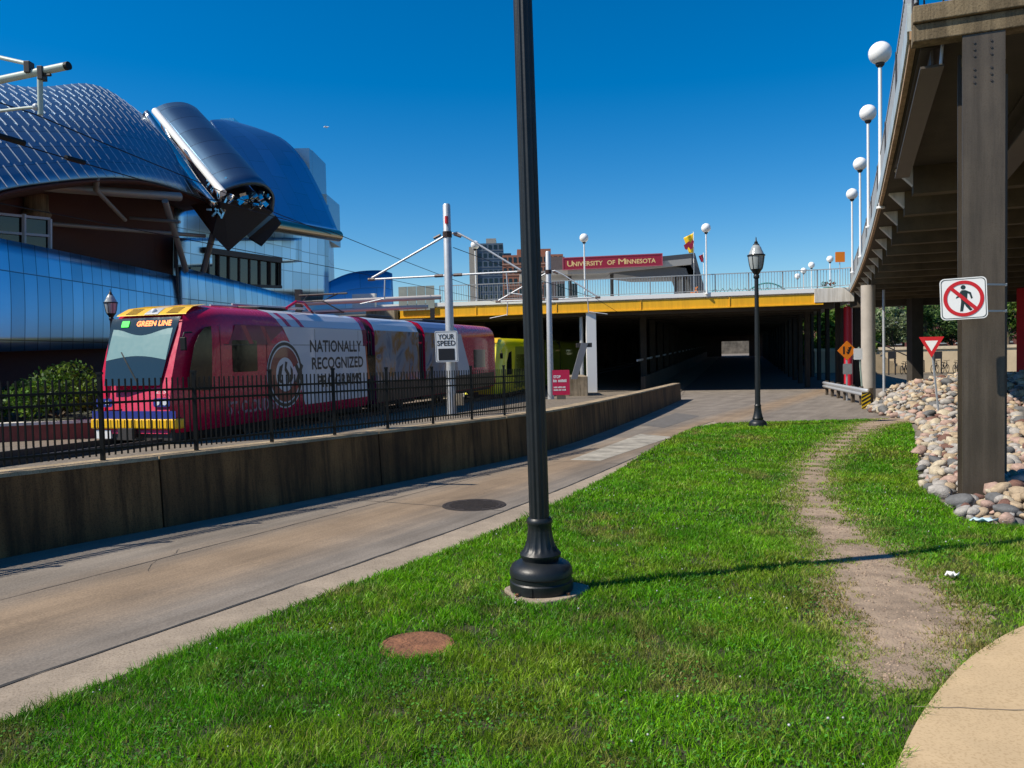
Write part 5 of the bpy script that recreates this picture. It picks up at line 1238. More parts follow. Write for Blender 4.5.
# tiled canopy roof
lo = catmull(poly_px([(-330, 262, 19), (-180, 232, 23), (-90, 214, 26), (-40, 205, 28), (0, 191, 30), (40, 184, 32), (95, 178.5, 35), (140, 180, 38), (175, 189, 41), (212, 204, 44)]), 6)
hi = catmull(poly_px([(-420, 60, 27), (-250, 62, 31), (-110, 70, 34), (-60, 78, 36), (0, 84, 38), (25, 88, 39), (50, 87.5, 40), (85, 84.5, 42), (108, 91, 43.5), (130, 106, 44.5), (150, 122, 45)]), 6)
rows, uvs = loft(lo, hi, 14, 80, Vector((.3, -.8, .45)))
tile_rows = rows
MB().grid(rows, uvs).build('tiled_roof', K['tiles'], ms, smooth=True, solid=.12)
# bright upstands between the shingles, broken from course to course
b = MB(); J = len(tile_rows) - 1; I = len(tile_rows[0]) - 1
def on_roof(s_, k):
    x = max(0, min(I - 1e-6, s_ * I)); y = max(0, min(J - 1e-6, k * J)); i0, j0 = int(x), int(y); fx, fy = x - i0, y - j0
    return tile_rows[j0][i0].lerp(tile_rows[j0][i0 + 1], fx).lerp(tile_rows[j0 + 1][i0].lerp(tile_rows[j0 + 1][i0 + 1], fx), fy)
NR = 8; NCOL = 46
for j in range(NR):
    for i in range(NCOL):
        s_ = (i + (.5 if j % 2 else 0) + .25) / NCOL
        if s_ < .42 and s_ > .32 and random.random() < .5: continue
        p, q = on_roof(s_, j / NR), on_roof(s_ - .004, (j + 1) / NR - .01); up = Vector((.25, -.75, .6))
        b.bar(p + up * .09, q + up * .09, .03, .03, up)
b.build('shingle_upstand_pattern', plain('upstand_steel', (.50, .53, .56), .42, .7), ms)
# soffit, back wall and struts below it
bk = [p + Vector((-3.5, 5, .6)) for p in lo]
rows, uvs = loft([p + Vector((0, .25, -.03)) for p in lo], bk, 4, 40); MB().grid(rows).build('soffit', K['softred'], ms, smooth=True, solid=.1)
bw0 = resample(bk, 30); MB().grid([[(p.x, p.y, p.z + .5) for p in bw0], [(p.x - .5, p.y + .3, 3.0) for p in bw0]]).build('rear_wall', K['softred'], ms, solid=.2)
def tube_px(l, r, name, m): 
    b = MB(); b.tube(poly_px(l), r, 10); return b.build(name, m, ms, smooth=False, auto=40)
tube_px([(-20, 178, 32), (60, 188, 36), (180, 197, 41)], .22, 'edge_beam', K['strut'])
tube_px([(165, 201, 40), (186, 270, 44)], .16, 'strut', K['strut']); tube_px([(223, 196, 43), (203, 272, 46)], .17, 'strut', K['strut'])
tube_px([(96, 190, 36.5), (125, 220, 40)], .1, 'strut', K['strut']); tube_px([(97, 178, 35.2), (96, 190, 36.5)], .12, 'strut', K['strut'])
tube_px([(180, 222, 40.5), (130, 218, 41)], .08, 'strut', K['strut']); tube_px([(52, 224, 38), (205, 236, 44)], .1, 'edge_beam', K['strut'])
b = MB(); b.lathe([(.5, 0), (.62, .3), (.5, .5), (.5, 1.2)], at(37, 221, 37) , 16); b.build('vent_stack', K['deckconc'], ms, auto=40)
# corner window
wx0, wx1 = at(-40, 250, 31), at(50, 250, 33.5)
b = MB(); b.add([at(-40, 262, 31.5), at(50, 262, 34), at(50, 218, 34), at(-40, 208, 31.5)], [(0, 1, 2, 3)]); wn = b.build('window', K['glass'], ms)
b = MB()
for x, Y in ((-10, 32.3), (24, 33.2), (50, 34)): b.bar(at(x, 264, Y - .1), at(x, 214 if x < 40 else 219, Y - .1), .12, .12)
for y0, y1 in ((214, 219), (233, 236)): b.bar(at(-40, y0 - 4, 31.4), at(50, y1, 33.9), .1, .1)
b.build('mullion', K['mullion'], wn)
# lower facades
def wall_px(bl, br_, tr, tl, name, m, bulge=0., nx=24, top_curve=None, solid=.3):
    BL, BR, TR, TL_ = [at(*a) for a in (bl, br_, tr, tl)]
    n = Vector((BR.y - BL.y, -(BR.x - BL.x), 0)).normalized(); rows = []; uvs = []; Lh = (BR - BL).length
    for j in range(9):
        k = j / 8; r = []; u = []
        for i in range(nx + 1):
            s = i / nx; p = BL.lerp(BR, s).lerp(TL_.lerp(TR, s), k); p = p + n * bulge * (math.sin(PI * s) + .25 * math.sin(PI * k)) 
            r.append(p); u.append((s * Lh, (p.z)))
        rows.append(r); uvs.append(u)
    MB().grid(rows, uvs).build(name, m, ms, smooth=True, solid=solid)
wall_px((-330, 362, 17.5), (177, 346, 43), (177, 277, 44), (-330, 176, 18.5), 'facade', K['facade'], .3)
wall_px((178, 345, 43.6), (306, 340, 62), (306, 303, 62), (178, 267, 43.6), 'facade', K['facade'], .4)
b = MB(); b.bar(at(176, 250, 43.3), at(180, 345, 43.3), .12, .12); b.build('seam_post', K['darksteel'], ms)
a_, c_ = at(-330, 361, 18.5), at(306, 341, 62.5)
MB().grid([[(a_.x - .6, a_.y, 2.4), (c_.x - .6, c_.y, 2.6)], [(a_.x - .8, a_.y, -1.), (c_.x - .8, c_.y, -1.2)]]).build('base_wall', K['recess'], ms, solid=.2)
# upper block with ribbon window
wall_px((172, 300, 48), (327, 300, 64), (327, 205, 64), (172, 205, 48), 'upper_wall', K['facade2'], 0., 20)
b = MB(); A_, B_ = at(327, 300, 64), at(334, 300, 74)
MB().grid([[A_, B_], [Vector((A_.x, A_.y, at(327, 205, 64).z)), Vector((B_.x, B_.y, at(327, 205, 64).z))]], [[(0, 0), (10, 0)], [(0, 7), (10, 7)]]).build('upper_wall', K['facade2'], ms, solid=.2)
b = MB(); b.add(poly_px([(190, 283, 48.2), (280, 286, 56.5), (280, 259, 56.5), (190, 247, 48.2)]), [(0, 1, 2, 3)]); wn = b.build('window', K['tglassb'] if 'tglassb' in K else K['glass'], ms, solid=.1)
b = MB()
for i in range(8):
    k = i / 7; px = 208 + 72 * k; Y = 49.4 + 6.8 * k
    b.bar(at(px, 286, Y), at(px, 249 + 10 * k, Y), .16, .16)
b.bar(at(204, 250, 49.0), at(281, 260.5, 56.2), .25, .35); b.bar(at(204, 284, 49.0), at(281, 287, 56.2), .2, .2)
b.build('mullion', K['darksteel'], wn)
wall_px((176, 268, 47), (300, 262, 60), (300, 238, 60), (176, 238, 47), 'upper_wall', K['facade2'], 0., 12)
# rolled sheet in the middle
near = catmull(poly_px([(222, 192, 42.5), (238, 186, 42.8), (254, 183.5, 43.4), (266, 187, 44.2), (273, 197, 45), (272, 212, 45.3)]), 5)
far_ = catmull(poly_px([(155, 110, 47), (166, 105, 47.4), (180, 103.5, 48.2), (190, 106, 49), (198, 112, 49.8), (202, 125, 50)]), 5)
rows, uvs = loft(near, far_, 12, 24, Vector((.0, -.1, .08))); MB().grid(rows, uvs).build('rolled_sheet', K['tiles2'], ms, smooth=True, solid=.2)
tube_px([(155, 111, 46.6), (188, 151, 44.4), (223, 193, 42.2)], .2, 'white_edge', K['white'])
und = poly_px([(222, 195, 42.9), (272, 212, 45.2), (228, 251, 44.2), (212, 234, 43.4)])
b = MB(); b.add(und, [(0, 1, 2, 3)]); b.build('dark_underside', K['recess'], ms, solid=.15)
far_u = poly_px([(160, 118, 47.5), (200, 130, 50.3), (190, 190, 50), (165, 170, 48.5)])
b = MB(); b.grid([und + [und[0]], far_u + [far_u[0]]]).build('red_inner_face', K['softred'], ms)
b = MB()
for i in range(26):
    t_ = random.random(); s_ = random.random(); p = at(228 + 42 * t_, 193 + 5 * s_ - 2 * t_ + 14 * s_ * t_, 42.6 + 1.9 * t_); q = p + Vector((random.uniform(-.35, .35), random.uniform(-.1, .1), random.uniform(-.3, .3)))
    b.bar(p, q, random.uniform(.12, .42), .06, (0, -1, .3))
b.build('end_framing', K['silver'], ms)
tube_px([(160, 118, 46.8), (176, 148, 45.9), (206, 190, 44)], .1, 'strut', K['silver'])
b = MB()
for i in range(7):
    k = i / 6; p = at(163 + 52 * k, 122 + 68 * k, 46.6 - 3 * k); q = at(172 + 52 * k, 116 + 68 * k, 46.9 - 3 * k); b.bar(p, q, .08, .08)
for i in range(16):
    p = at(random.uniform(206, 226), random.uniform(180, 210), 43); b.bar(p, p + Vector((random.uniform(-.4, .4), 0, random.uniform(-.5, .5))), .1, .1)
b.build('bracing', K['silver'], ms)
strip_l = poly_px([(143, 115, 43.6), (164, 150, 43), (190, 184, 42.4), (213, 208, 42)]); strip_r = poly_px([(151, 116, 43.9), (177, 150, 43.4), (201, 184, 42.8), (217, 205, 42.3)])
rows, uvs = loft(strip_l, strip_r, 4, 20, Vector((.1, -.2, .2))); MB().grid(rows, uvs).build('bright_edge_strip', K['silver'], ms, smooth=True, solid=.1)
# small dark flap
b = MB(); b.add(poly_px([(249, 238, 45.8), (275, 216, 46.3), (281, 224, 46.5), (262, 246, 46)]), [(0, 1, 2, 3)]); b.build('dark_flap', K['recess'], ms, solid=.5)
b = MB(); b.add(poly_px([(246, 234, 46.2), (272, 212, 46.7), (276, 218, 46.8), (251, 240, 46.3)]), [(0, 1, 2, 3)]); b.build('flap_edge', K['wave'], ms, solid=.2)
# big rear wave with its lower tube
left = catmull(poly_px([(210, 121, 58), (226, 150, 55), (246, 185, 52.5), (268, 221, 51)]), 8)
right = catmull(poly_px([(236, 123, 65), (262, 131, 65.5), (284, 141, 66), (302, 160, 66), (316, 185, 65), (327, 208, 63.5), (337, 232, 61.5)]), 8)
rows, uvs = loft(left, right, 16, 30, Vector((.0, -.15, .05))); MB().grid(rows, uvs).build('rear_wave', K['wave'], ms, smooth=True, solid=.2)
b = MB(); b.tube(poly_px([(272, 225, 51), (338, 236, 61)]), .42, 20); b.build('lower_tube', K['bronze'], ms, auto=40)
def box_px(x0, x1, y0, y1, Y, dp, m, name='roof_block'):
    a = at(x0, y1, Y); c = at(x1, y0, Y); b = MB(); b.box(a.x, c.x, Y, Y + dp, a.z, c.z); b.build(name, m, ms)
box_px(282, 309, 148, 210, 68, 6, K['facade2']); box_px(306, 312, 150, 215, 69, 5, K['facade2']); box_px(312, 326.5, 194, 240, 67, 5, K['facade2']); box_px(221, 234, 118, 140, 66, 3, K['silver'], 'roof_vent')
# low wave at the track end
lo = poly_px([(288, 345, 62), (330, 345, 66), (392, 345, 70)]); hi = catmull(poly_px([(288, 304, 62), (312, 292, 64), (335, 279, 66), (355, 272.5, 67.5), (380, 271, 69), (391, 274, 70)]), 6)
rows, uvs = loft(lo, hi, 8, 30, Vector((.2, -.8, 0))); MB().grid(rows, uvs).build('low_wave', K['wave'], ms, smooth=True, solid=.3)
b = MB(); b.add(poly_px([(301, 330, 61.5), (340, 330, 64), (325, 289, 63.5), (297, 288, 61.5)]), [(0, 1, 2, 3)]); b.build('sheen_panel', K['facade2'], ms, solid=.1)

# ================================================================== PLANTER WALL, BUSHES on the museum side
t = thing('planter_wall', 'low red brown retaining wall with pale cap behind the picket fence', 'wall', (-13, 20, gz(20)))
a0 = Vector((-24, 17.6, 0)); a1 = Vector((-10.6, 21.6, 0)); d = (a1 - a0).normalized(); nn = Vector((-d.y, d.x, 0))
b = MB(); b.add([a0 + Vector((0, 0, -.6)), a1 + Vector((0, 0, -.6)), a1 + nn * .3 + Vector((0, 0, -.6)), a0 + nn * .3 + Vector((0, 0, -.6)), a0 + Vector((0, 0, .06)), a1 + Vector((0, 0, .06)), a1 + nn * .3 + Vector((0, 0, .06)), a0 + nn * .3 + Vector((0, 0, .06))], [(0, 1, 5, 4), (1, 2, 6, 5), (2, 3, 7, 6), (3, 0, 4, 7), (4, 5, 6, 7)])
b.build('wall_face', mat('red_brown_wall', (.20, .055, .04), .9, 0, .25, 3, .3, 30), t)
b = MB(); q = nn * -.04; b.slab([a0 + q + Vector((0, 0, .14)), a1 + q + Vector((0, 0, .14)), a1 + nn * .36 + Vector((0, 0, .14)), a0 + nn * .36 + Vector((0, 0, .14))], .077); b.build('cap', K['offwhite'], t)
b = MB(); b.grid([[a0 + nn * .3 + Vector((0, 0, .05)), a1 + nn * .3 + Vector((0, 0, .05))], [a0 + nn * 9 + Vector((0, 0, .3)), a1 + nn * 9 + Vector((0, 0, .3))]]).build('planter_soil', K['soil'], kind='structure')
GREENS = [(.055, .13, .012), (.09, .17, .015), (.13, .20, .02), (.035, .085, .012)]
DGREENS = [(.03, .07, .018), (.045, .09, .02), (.065, .12, .03), (.02, .05, .015)]
def bush(lab, c, rx, ry, rz, n, size, cols, name='bush', cat='bush', nc=14):
    t = thing(name, lab, cat, c); cs = []; rs = []
    for i in range(nc):
        a = rng.uniform(0, 2 * PI); k = rng.uniform(0, 1) ** .6
        cs.append((c[0] + rx * k * math.cos(a), c[1] + ry * k * math.sin(a), c[2] + rz * rng.uniform(.35, 1.0) * (1.15 - .5 * k)))
        rs.append((rx * .35, ry * .35, rz * rng.uniform(.18, .36)))
    b = MB()
    for i in range(6):
        q = Vector(cs[i]); b.tube([Vector(c), Vector(c).lerp(q, .6) + Vector((0, 0, .1)), q], [.035, .022, .008], 6)
    b.build('stem', K['bark'], t)
    leaf_cloud('foliage', t, cs, rs, n, size, cols, K['leaf'])
bush('big round light green bush behind the planter wall, next to the tram', (-12.6, 22.2, .15), 1.5, 1.1, 1.3, 4200, .07, GREENS, nc=22)
bush('smaller light green bush with pale new leaves behind the planter wall', (-15.6, 21.6, .15), 1.5, 1.0, 1.0, 3600, .07, GREENS, nc=20)
bush('dark low bush between the two light green bushes', (-14.2, 23.2, .15), 1.2, .8, .9, 1800, .07, DGREENS)

# ================================================================== BACKGROUND BEYOND THE RAMP
t = thing('retaining_wall', 'long beige retaining wall with a stair beyond the shaded road', 'wall', (45, 70, -.9))
z0 = gz(70); zt = at(940, 346, 70).z
WC = Vector((34, 70, 0)); WR = Matrix.Translation(WC) @ Matrix.Rotation(RZ * .8, 4, 'Z') @ Matrix.Translation(-WC)
def wr(b):
    b.v = [tuple(WR @ Vector(v)) for v in b.v]; return b
b = MB(); b.box(27, 95, 70, 70.5, z0 - .3, zt - .25); wr(b).build('wall_face', mat('beige_wall', (.60, .47, .30), .9, 0, .15, .8, .2, 10), t)
b = MB(); b.box(26.9, 95.1, 69.9, 70.6, zt - .247, zt); wr(b).build('cap', mat('beige_cap', (.66, .54, .37), .9), t)
b = MB(); p0 = at(902, 372, 69); p1 = at(880, 348, 69.8)
for i in range(10): 
    x = 31.2 + i * .32; b.box(x, 36 - 0, 68.3, 69.9, z0 + .0 + (9 - i) * .0, z0 + .2 + (0) * .1)
bm_ = MB()
for i in range(11): bm_.box(31.2 + i * .34, 31.54 + i * .34, 68.4, 69.85, z0 - .05, zt - .2 - i * .20)
wr(bm_).build('stair', mat('beige_step', (.34, .26, .16), .9), t)
b = MB(); b.tube([(31.3, 68.3, zt + .8), (34.9, 68.3, z0 + 1.1), (35.6, 68.3, z0 + 1.0), (35.6, 68.3, z0)], .05, 8); b.tube([(31.3, 68.3, zt - .1), (31.3, 68.3, zt + .8)], .05, 8); b.tube([(33.3, 68.3, z0 + .8), (33.3, 68.3, zt + .0)], .04, 8); wr(b).build('handrail', K['darksteel'], t)
# parked bicycles at racks in front of the wall: too far to resolve, each one a small bike
def bike():
    t = thing('parked_bicycle', '', 'bicycle', (0, 0, 0), 0, 'bicycles parked by the beige wall')
    def torus(cx):
        b = MB(); pts = [(cx + .33 * math.cos(a), 0, .34 + .33 * math.sin(a)) for a in np.linspace(0, 2 * PI, 17)]; b.tube(pts, .03, 6, False); return b
    torus(-.5).build('wheel', K['black'], t); torus(.5).build('wheel', K['black'], t)
    b = MB()
    for s in (((-.5, 0, .34), (-.1, 0, .36)), ((-.1, 0, .36), (-.28, 0, .82)), ((-.28, 0, .8), (.36, 0, .82)), ((-.1, 0, .36), (.36, 0, .8)), ((.5, 0, .34), (.34, 0, 1.0)), ((-.5, 0, .34), (-.26, 0, .75))): b.tube(s, .028, 6)
    b.build('frame', K['darksteel'], t); b = MB(); b.box(-.42, -.16, -.07, .07, .86, .92); b.build('saddle', K['black'], t); b = MB(); b.tube([(.3, -.25, 1.05), (.34, 0, 1.0), (.3, .25, 1.05)], .02, 6); b.build('handlebar', K['black'], t)
    return t
bk_ = bike()
BL = ['bicycle closest to the stair, parked before the beige wall', 'bicycle second from the stair, parked before the beige wall', 'bicycle parked before the beige wall, beside the give way sign', 'bicycle parked just past the give way sign before the beige wall', 'bicycle parked beside the steel column before the beige wall', 'bicycle parked halfway between give way sign and steel column']
for i, px in enumerate((901, 909, 917.5, 935, 953, 945)):
    o = bk_ if i == 0 else copy_tree(bk_); p = at(px, 372, 66.5); o.location = (p.x, 66 + .5 * (i % 2), gz(66)); o.rotation_euler.z = random.uniform(.6, 1.3); o['label'] = BL[i]
for i, (px, lab) in enumerate(((892, 'dark notice board on posts before the beige wall near the stair'), (938, 'dark notice board on posts before the beige wall behind the give way sign'))):
    p = at(px, 360, 66); t = thing('notice_board', lab, 'notice board', (p.x, 66, gz(66)))
    b = MB(); b.box(p.x - .32, p.x + .32, 65.95, 66.05, p.z + .1, p.z + .7); b.build('panel', K['darksteel'], t)
    for s in (-.27, .27):
        b = MB(); b.box(p.x + s - .04, p.x + s + .04, 65.96, 66.04, gz(66) - .1, p.z + .1); b.build('leg', K['darksteel'], t)
t = thing('brick_building', 'long red brick building with dark windows beyond the trees', 'building', (90, 130, 0))
x0 = at(860, 300, 130).x; b = MB(); b.box(x0, x0 + 60, 130, 150, -2, 8.7); b.build('wall', K['brick'] if 'brick' in K else brick_mat('red_brick', (.28, .07, .045), (.34, .09, .06), (.30, .2, .16), 1.2), t)
for j in range(2):
    for i in range(16):
        b = MB(); b.box(x0 + 1.2 + i * 3.6, x0 + 2.9 + i * 3.6, 129.93, 130.05, 1.6 + j * 3.6, 3.6 + j * 3.6); w_ = b.build('window', K['glass'], t)
        b = MB(); b.box(x0 + 1.0 + i * 3.6, x0 + 3.1 + i * 3.6, 129.8, 130.02, 1.4 + j * 3.6, 1.59 + j * 3.6); b.build('sill', K['offwhite'], w_)
b = MB(); b.box(x0 - .3, x0 + 60.3, 129.7, 150.2, 8.7, 9.1); b.build('parapet', K['offwhite'], t)
def tree(lab, x, y, zb, h, r, n, size, cols, name='tree', squash=1.1, group=None):
    t = thing(name, lab, 'tree', (x, y, zb), 0, group); b = MB()
    th = h * .32; b.tube([(x, y, zb - .2), (x + .05, y, zb + th * .5), (x - .08, y, zb + th), (x, y, zb + h * .7)], [.05 * h * .55, .035 * h * .6, .025 * h * .6, .006 * h], 8)
    cs = []; rs = []
    for i in range(16):
        a = rng.uniform(0, 2 * PI); k = rng.uniform(.1, 1) ** .6; zz = rng.uniform(.22, .95)
        w_ = r * (1.05 - abs(zz - .5) * 1.1)
        c = (x + w_ * k * math.cos(a), y + w_ * k * math.sin(a), zb + h * zz); cs.append(c); s_ = rng.uniform(.22, .42) * r; rs.append((s_, s_, s_ * .8))
        if i < 8: b.tube([(x, y, zb + h * max(.18, zz - .3)), ((x + c[0]) / 2, (y + c[1]) / 2, zb + h * (zz - .08)), c], [.011 * h, .007 * h, .002 * h], 6)
    b.build('trunk', K['bark'], t)
    leaf_cloud('crown', t, cs, rs, n, size, cols, K['leaf'])
WG = [(.19, .25, .11), (.25, .30, .17), (.14, .20, .08), (.28, .32, .20)]
DGREENS = [(.07, .14, .03), (.10, .18, .04), (.14, .22, .06), (.05, .10, .025)]
for i, (px, Y, h, r, cols, lab) in enumerate(((893, 76, 4.6, 2.4, WG, 'pale grey green round tree above the beige wall by the white round column'), (903, 78, 5.2, 2.4, WG, 'tall pale grey green tree above the beige wall, left of the dark square column'.replace('left of', 'touching')),
        (882, 80, 4.2, 2.0, DGREENS, 'dark green tree above the beige wall behind the white round column'), (926, 76, 4.6, 2.6, DGREENS, 'dark leafy tree above the beige wall, right behind the give way sign'.replace('right ', '')),
        (936, 80, 5.2, 2.6, DGREENS, 'taller dark green tree at the back behind the give way sign'), (952, 78, 3.6, 2.2, DGREENS, 'low dark tree above the beige wall, half hidden by the walking sign'),
        (1008, 76, 5.6, 2.6, GREENS, 'bright green tree above the beige wall on the far side of the steel column'), (1024, 77, 5.4, 2.8, GREENS, 'bright green tree above the beige wall beside the red square column'), (975, 79, 4.8, 2.5, DGREENS, 'dark tree above the beige wall hidden by the steel column'))):
    p = at(px, 345, Y); tree(lab, p.x, Y, .9, h, r, 2600, .17, cols, group=None)
b = MB(); b.box(27, 96, 70.5, 160, -1.2, zt - .3); wr(b).build('upper_ground', K['soil'], kind='structure')
# trees seen between the columns on the verge side of the tunnel
for i in range(7):
    y = 72 + i * 9; x = 22.3 + TS * (y - FY) + (i % 2) * 1.5
    tree(['bright green tree outside the tunnel columns, closest to the red pipe column', 'second bright green tree outside the tunnel columns', 'third bright green tree outside the tunnel columns', 'fourth bright green tree outside the tunnel columns', 'fifth bright green tree outside the tunnel columns', 'sixth bright green tree outside the tunnel columns', 'last bright green tree outside the tunnel columns towards the far opening'][i], x, y, gz(y), 5.5 + (i % 3), 2.8, 2200, .22, GREENS)
# far things beyond the tunnel mouth
t = thing('far_building', 'pale building glimpsed through the far end of the tunnel', 'building', (52, 200, 0)); b = MB(); b.box(44, 66, 200, 215, -1, 9); b.build('wall', mat('pale_stucco', (.22, .18, .13), .9, 0, .6, .6), t)
# towers
def tower(name, lab, px0, px1, py0, Y, m, floors, cols_, trim, dp=14):
    a = at(px0, 290, Y); c = at(px1, py0, Y); t = thing(name, lab, 'building', ((a.x + c.x) / 2, Y, 0))
    b = MB(); b.box(a.x, c.x, Y, Y + dp, -3, c.z); b.build('wall', m, t)
    fh = (c.z - 2) / floors; cw = (c.x - a.x) / cols_
    for j in range(floors):
        b = MB()
        for i in range(cols_): b.box(a.x + cw * (i + .2), a.x + cw * (i + .8), Y - .06, Y + .05, 2 + fh * (j + .3), 2 + fh * (j + .8))
        b.build('window_band', K['glass'] , t)
        b = MB(); b.box(a.x - .05, c.x + .05, Y - .12, Y - .065, 2 + fh * (j + .12), 2 + fh * (j + .18)); b.build('floor_band', trim, t)
    return t, a, c
tw, a, c = tower('tower_block', 'blue grey tower block with a pale end wall on the skyline', 478, 503, 243, 230, mat('blue_grey_cladding', (.09, .13, .18), .6, 0, .2, .3), 13, 5, plain('blue_band', (.14, .18, .23), .6))
b = MB(); b.box(at(470, 290, 230).x, at(478, 290, 230).x - .02, 229.6, 246, -3, at(474, 247, 230).z); b.build('end_wall', mat('beige_panel', (.38, .34, .28), .8), tw)
b = MB(); b.box(at(487, 290, 230).x, at(497, 290, 230).x, 232, 240, c.z, at(490, 237.5, 230).z); b.build('plant_room', mat('beige_panel_b', (.36, .33, .28), .8), tw)
b = MB(); b.box(at(500, 290, 230).x, at(512, 290, 230).x, 233, 244, -3, at(505, 252, 230).z); b.build('side_wing', mat('blue_grey_wing', (.10, .13, .17), .6), tw)
tw, a, c = tower('brick_hospital', 'red brown brick block with pale window bands behind the canopy', 503, 563, 254, 190, mat('orange_brick', (.36, .145, .085), .85, 0, .12, .5), 9, 12, mat('pale_band', (.45, .32, .25), .8))
b = MB(); b.box(at(518, 290, 190).x, at(552, 290, 190).x, 192, 200, c.z, at(530, 248, 190).z); b.build('plant_room', mat('orange_brick_b', (.33, .13, .075), .85), tw)
b = MB(); b.box(at(551, 290, 190).x, at(565, 290, 190).x, 189.5, 203, -3, at(558, 257, 190).z); b.build('side_wing', mat('grey_brick', (.16, .12, .11), .85), tw)
# aeroplane, a speck in the sky
c = at(326, 127, 900); t = thing('aeroplane', 'tiny pale aeroplane high in the empty blue sky', 'aeroplane', c)
b = MB(); b.tube([c + Vector((-3, 0, 0)), c + Vector((-2, 0, .1)), c + Vector((2.5, 0, .1)), c + Vector((3.5, 0, .4))], [.1, .5, .5, .1], 8); b.build('fuselage', K['white'], t)
b = MB(); b.add([c + Vector(v) for v in ((-.6, -4, 0), (.6, -4, 0), (.9, 4, 0), (-.6, 4, 0))], [(0, 1, 2, 3)]); b.build('wing', K['white'], t, solid=.15)

# ================================================================== ROCKS
rock_left = catmull([(12.9, 29.0, 0), (11.4, 25.6, 0), (11.1, 23.6, 0), (10.5, 20.9, 0), (9.5, 18.6, 0), (8.4, 16.6, 0), (6.7, 13.2, 0), (5.35, 10.5, 0), (4.95, 9.1, 0), (4.62, 8.15, 0), (5.2, 7.62, 0), (6.5, 7.5, 0), (9.5, 7.4, 0)], 6)
RLx = np.array([p.x for p in rock_left]); RLy = np.array([p.y for p in rock_left])
def dist_line(x, y, X, Y):
    best = np.full(np.shape(x), 1e9)
    for i in range(len(X) - 1):
        dx, dy = X[i + 1] - X[i], Y[i + 1] - Y[i]; t = np.clip(((x - X[i]) * dx + (y - Y[i]) * dy) / (dx * dx + dy * dy + 1e-9), 0, 1)
        best = np.minimum(best, np.hypot(x - X[i] - t * dx, y - Y[i] - t * dy))
    return best
def in_poly(x, y, P):
    r = np.zeros(np.shape(x), bool); n = len(P)
    for i in range(n):
        x1, y1 = P[i]; x2, y2 = P[(i + 1) % n]
        c = ((y1 > y) != (y2 > y)) & (x < (x2 - x1) * (y - y1) / (y2 - y1 + 1e-12) + x1); r ^= c
    return r
rock_poly = [(p.x, p.y) for p in rock_left] + [(26, 7.4), (26, 31), (16.5, 32.5)]
def nss(x): x = np.clip(x, 0, 1); return x * x * (3 - 2 * x)
def hill(x, y):
    d = dist_line(x, y, RLx, RLy)
    return 0.86 * nss((y - 18) / 10) * nss((33.5 - y) / 5) * nss(d / 3.2) + (.15 + .0 * y) * nss(d / 1.0)
def gza(y): return np.where(y < 45, -.02 * y, -.9)
xs = np.arange(4.4, 27, .5); ysr = np.arange(7.2, 33, .5)
XX, YY = np.meshgrid(xs, ysr); inside = in_poly(XX, YY, rock_poly); ZZ = gza(YY) + np.where(inside, hill(XX, YY) - .06, -.12)
mb = MB(); mb.grid([[(XX[j, i], YY[j, i], ZZ[j, i]) for i in range(len(xs))] for j in range(len(ysr))]); mb.build('rock_bed', mat('rock_bed_soil', (.10, .085, .065), .95, 0, .3, 6, .5, 30), kind='structure', smooth=True)
RC = {'pale grey': (.34, .315, .285), 'tan': (.38, .29, .19), 'pinkish': (.37, .25, .20), 'reddish brown': (.15, .075, .055), 'dark slate grey': (.12, .12, .12), 'cream': (.46, .39, .28)}
def unit_rock(seed, sub=2):
    bm = bmesh.new(); bmesh.ops.create_icosphere(bm, subdivisions=sub, radius=1); r = random.Random(seed)
    ax = [Vector((r.gauss(0, 1), r.gauss(0, 1), r.gauss(0, 1))).normalized() for _ in range(7)]; am = [r.uniform(.42, .88) for _ in range(7)]
    for v in bm.verts:
        n = v.co.copy()
        for a, m_ in zip(ax, am):
            d = v.co.dot(a)
            if d > m_: v.co -= a * (d - m_) * .75
        v.co *= 1 + .05 * math.sin(n.x * 4 + seed) * math.cos(n.y * 5)
    vs = np.array([v.co[:] for v in bm.verts]); fs = np.array([[v.index for v in f.verts] for f in bm.faces]); bm.free(); return vs, fs
shapes = [unit_rock(s) for s in range(8)]; shapes_lo = [unit_rock(s, 1) for s in range(8)]
# places: jittered grid, two layers
pl = []
for (st, sz, y0, y1) in ((.125, .080, 7.3, 12), (.148, .092, 12, 19), (.18, .116, 19, 32)):
    gx, gy = np.meshgrid(np.arange(4.4, 24, st), np.arange(y0, y1, st)); gx = gx.ravel() + rng.uniform(-.5, .5, gx.size) * st; gy = gy.ravel() + rng.uniform(-.5, .5, gy.size) * st
    ok = in_poly(gx, gy, rock_poly) & (gx / gy < .9)
    gx, gy = gx[ok], gy[ok]; d = dist_line(gx, gy, RLx, RLy); keep = (d > .12) | (rng.random(len(gx)) < .5); gx, gy = gx[keep], gy[keep]
    s = sz * np.clip(rng.lognormal(-.12, .34, len(gx)), .42, 1.75); z = gza(gy) + hill(gx, gy) + s * .3 + rng.uniform(-.03, .06, len(gx))
    pl += list(zip(gx, gy, z, s))
pl = [p for p in pl if not (abs(p[0] - cx) < .26 + p[3] * .6 and abs(p[1] - cy) < .26 + p[3] * .6)]
cn = list(RC); 
import heapq
def appear(p):
    px = 512 + 800 * p[0] / p[1]
    return p[3] / p[1] * (1 if px < 1035 else 0) * (.3 if 966 < px < 1006 and p[1] > 10.3 else 1)
pl.sort(key=appear, reverse=True)
rock_me = {}
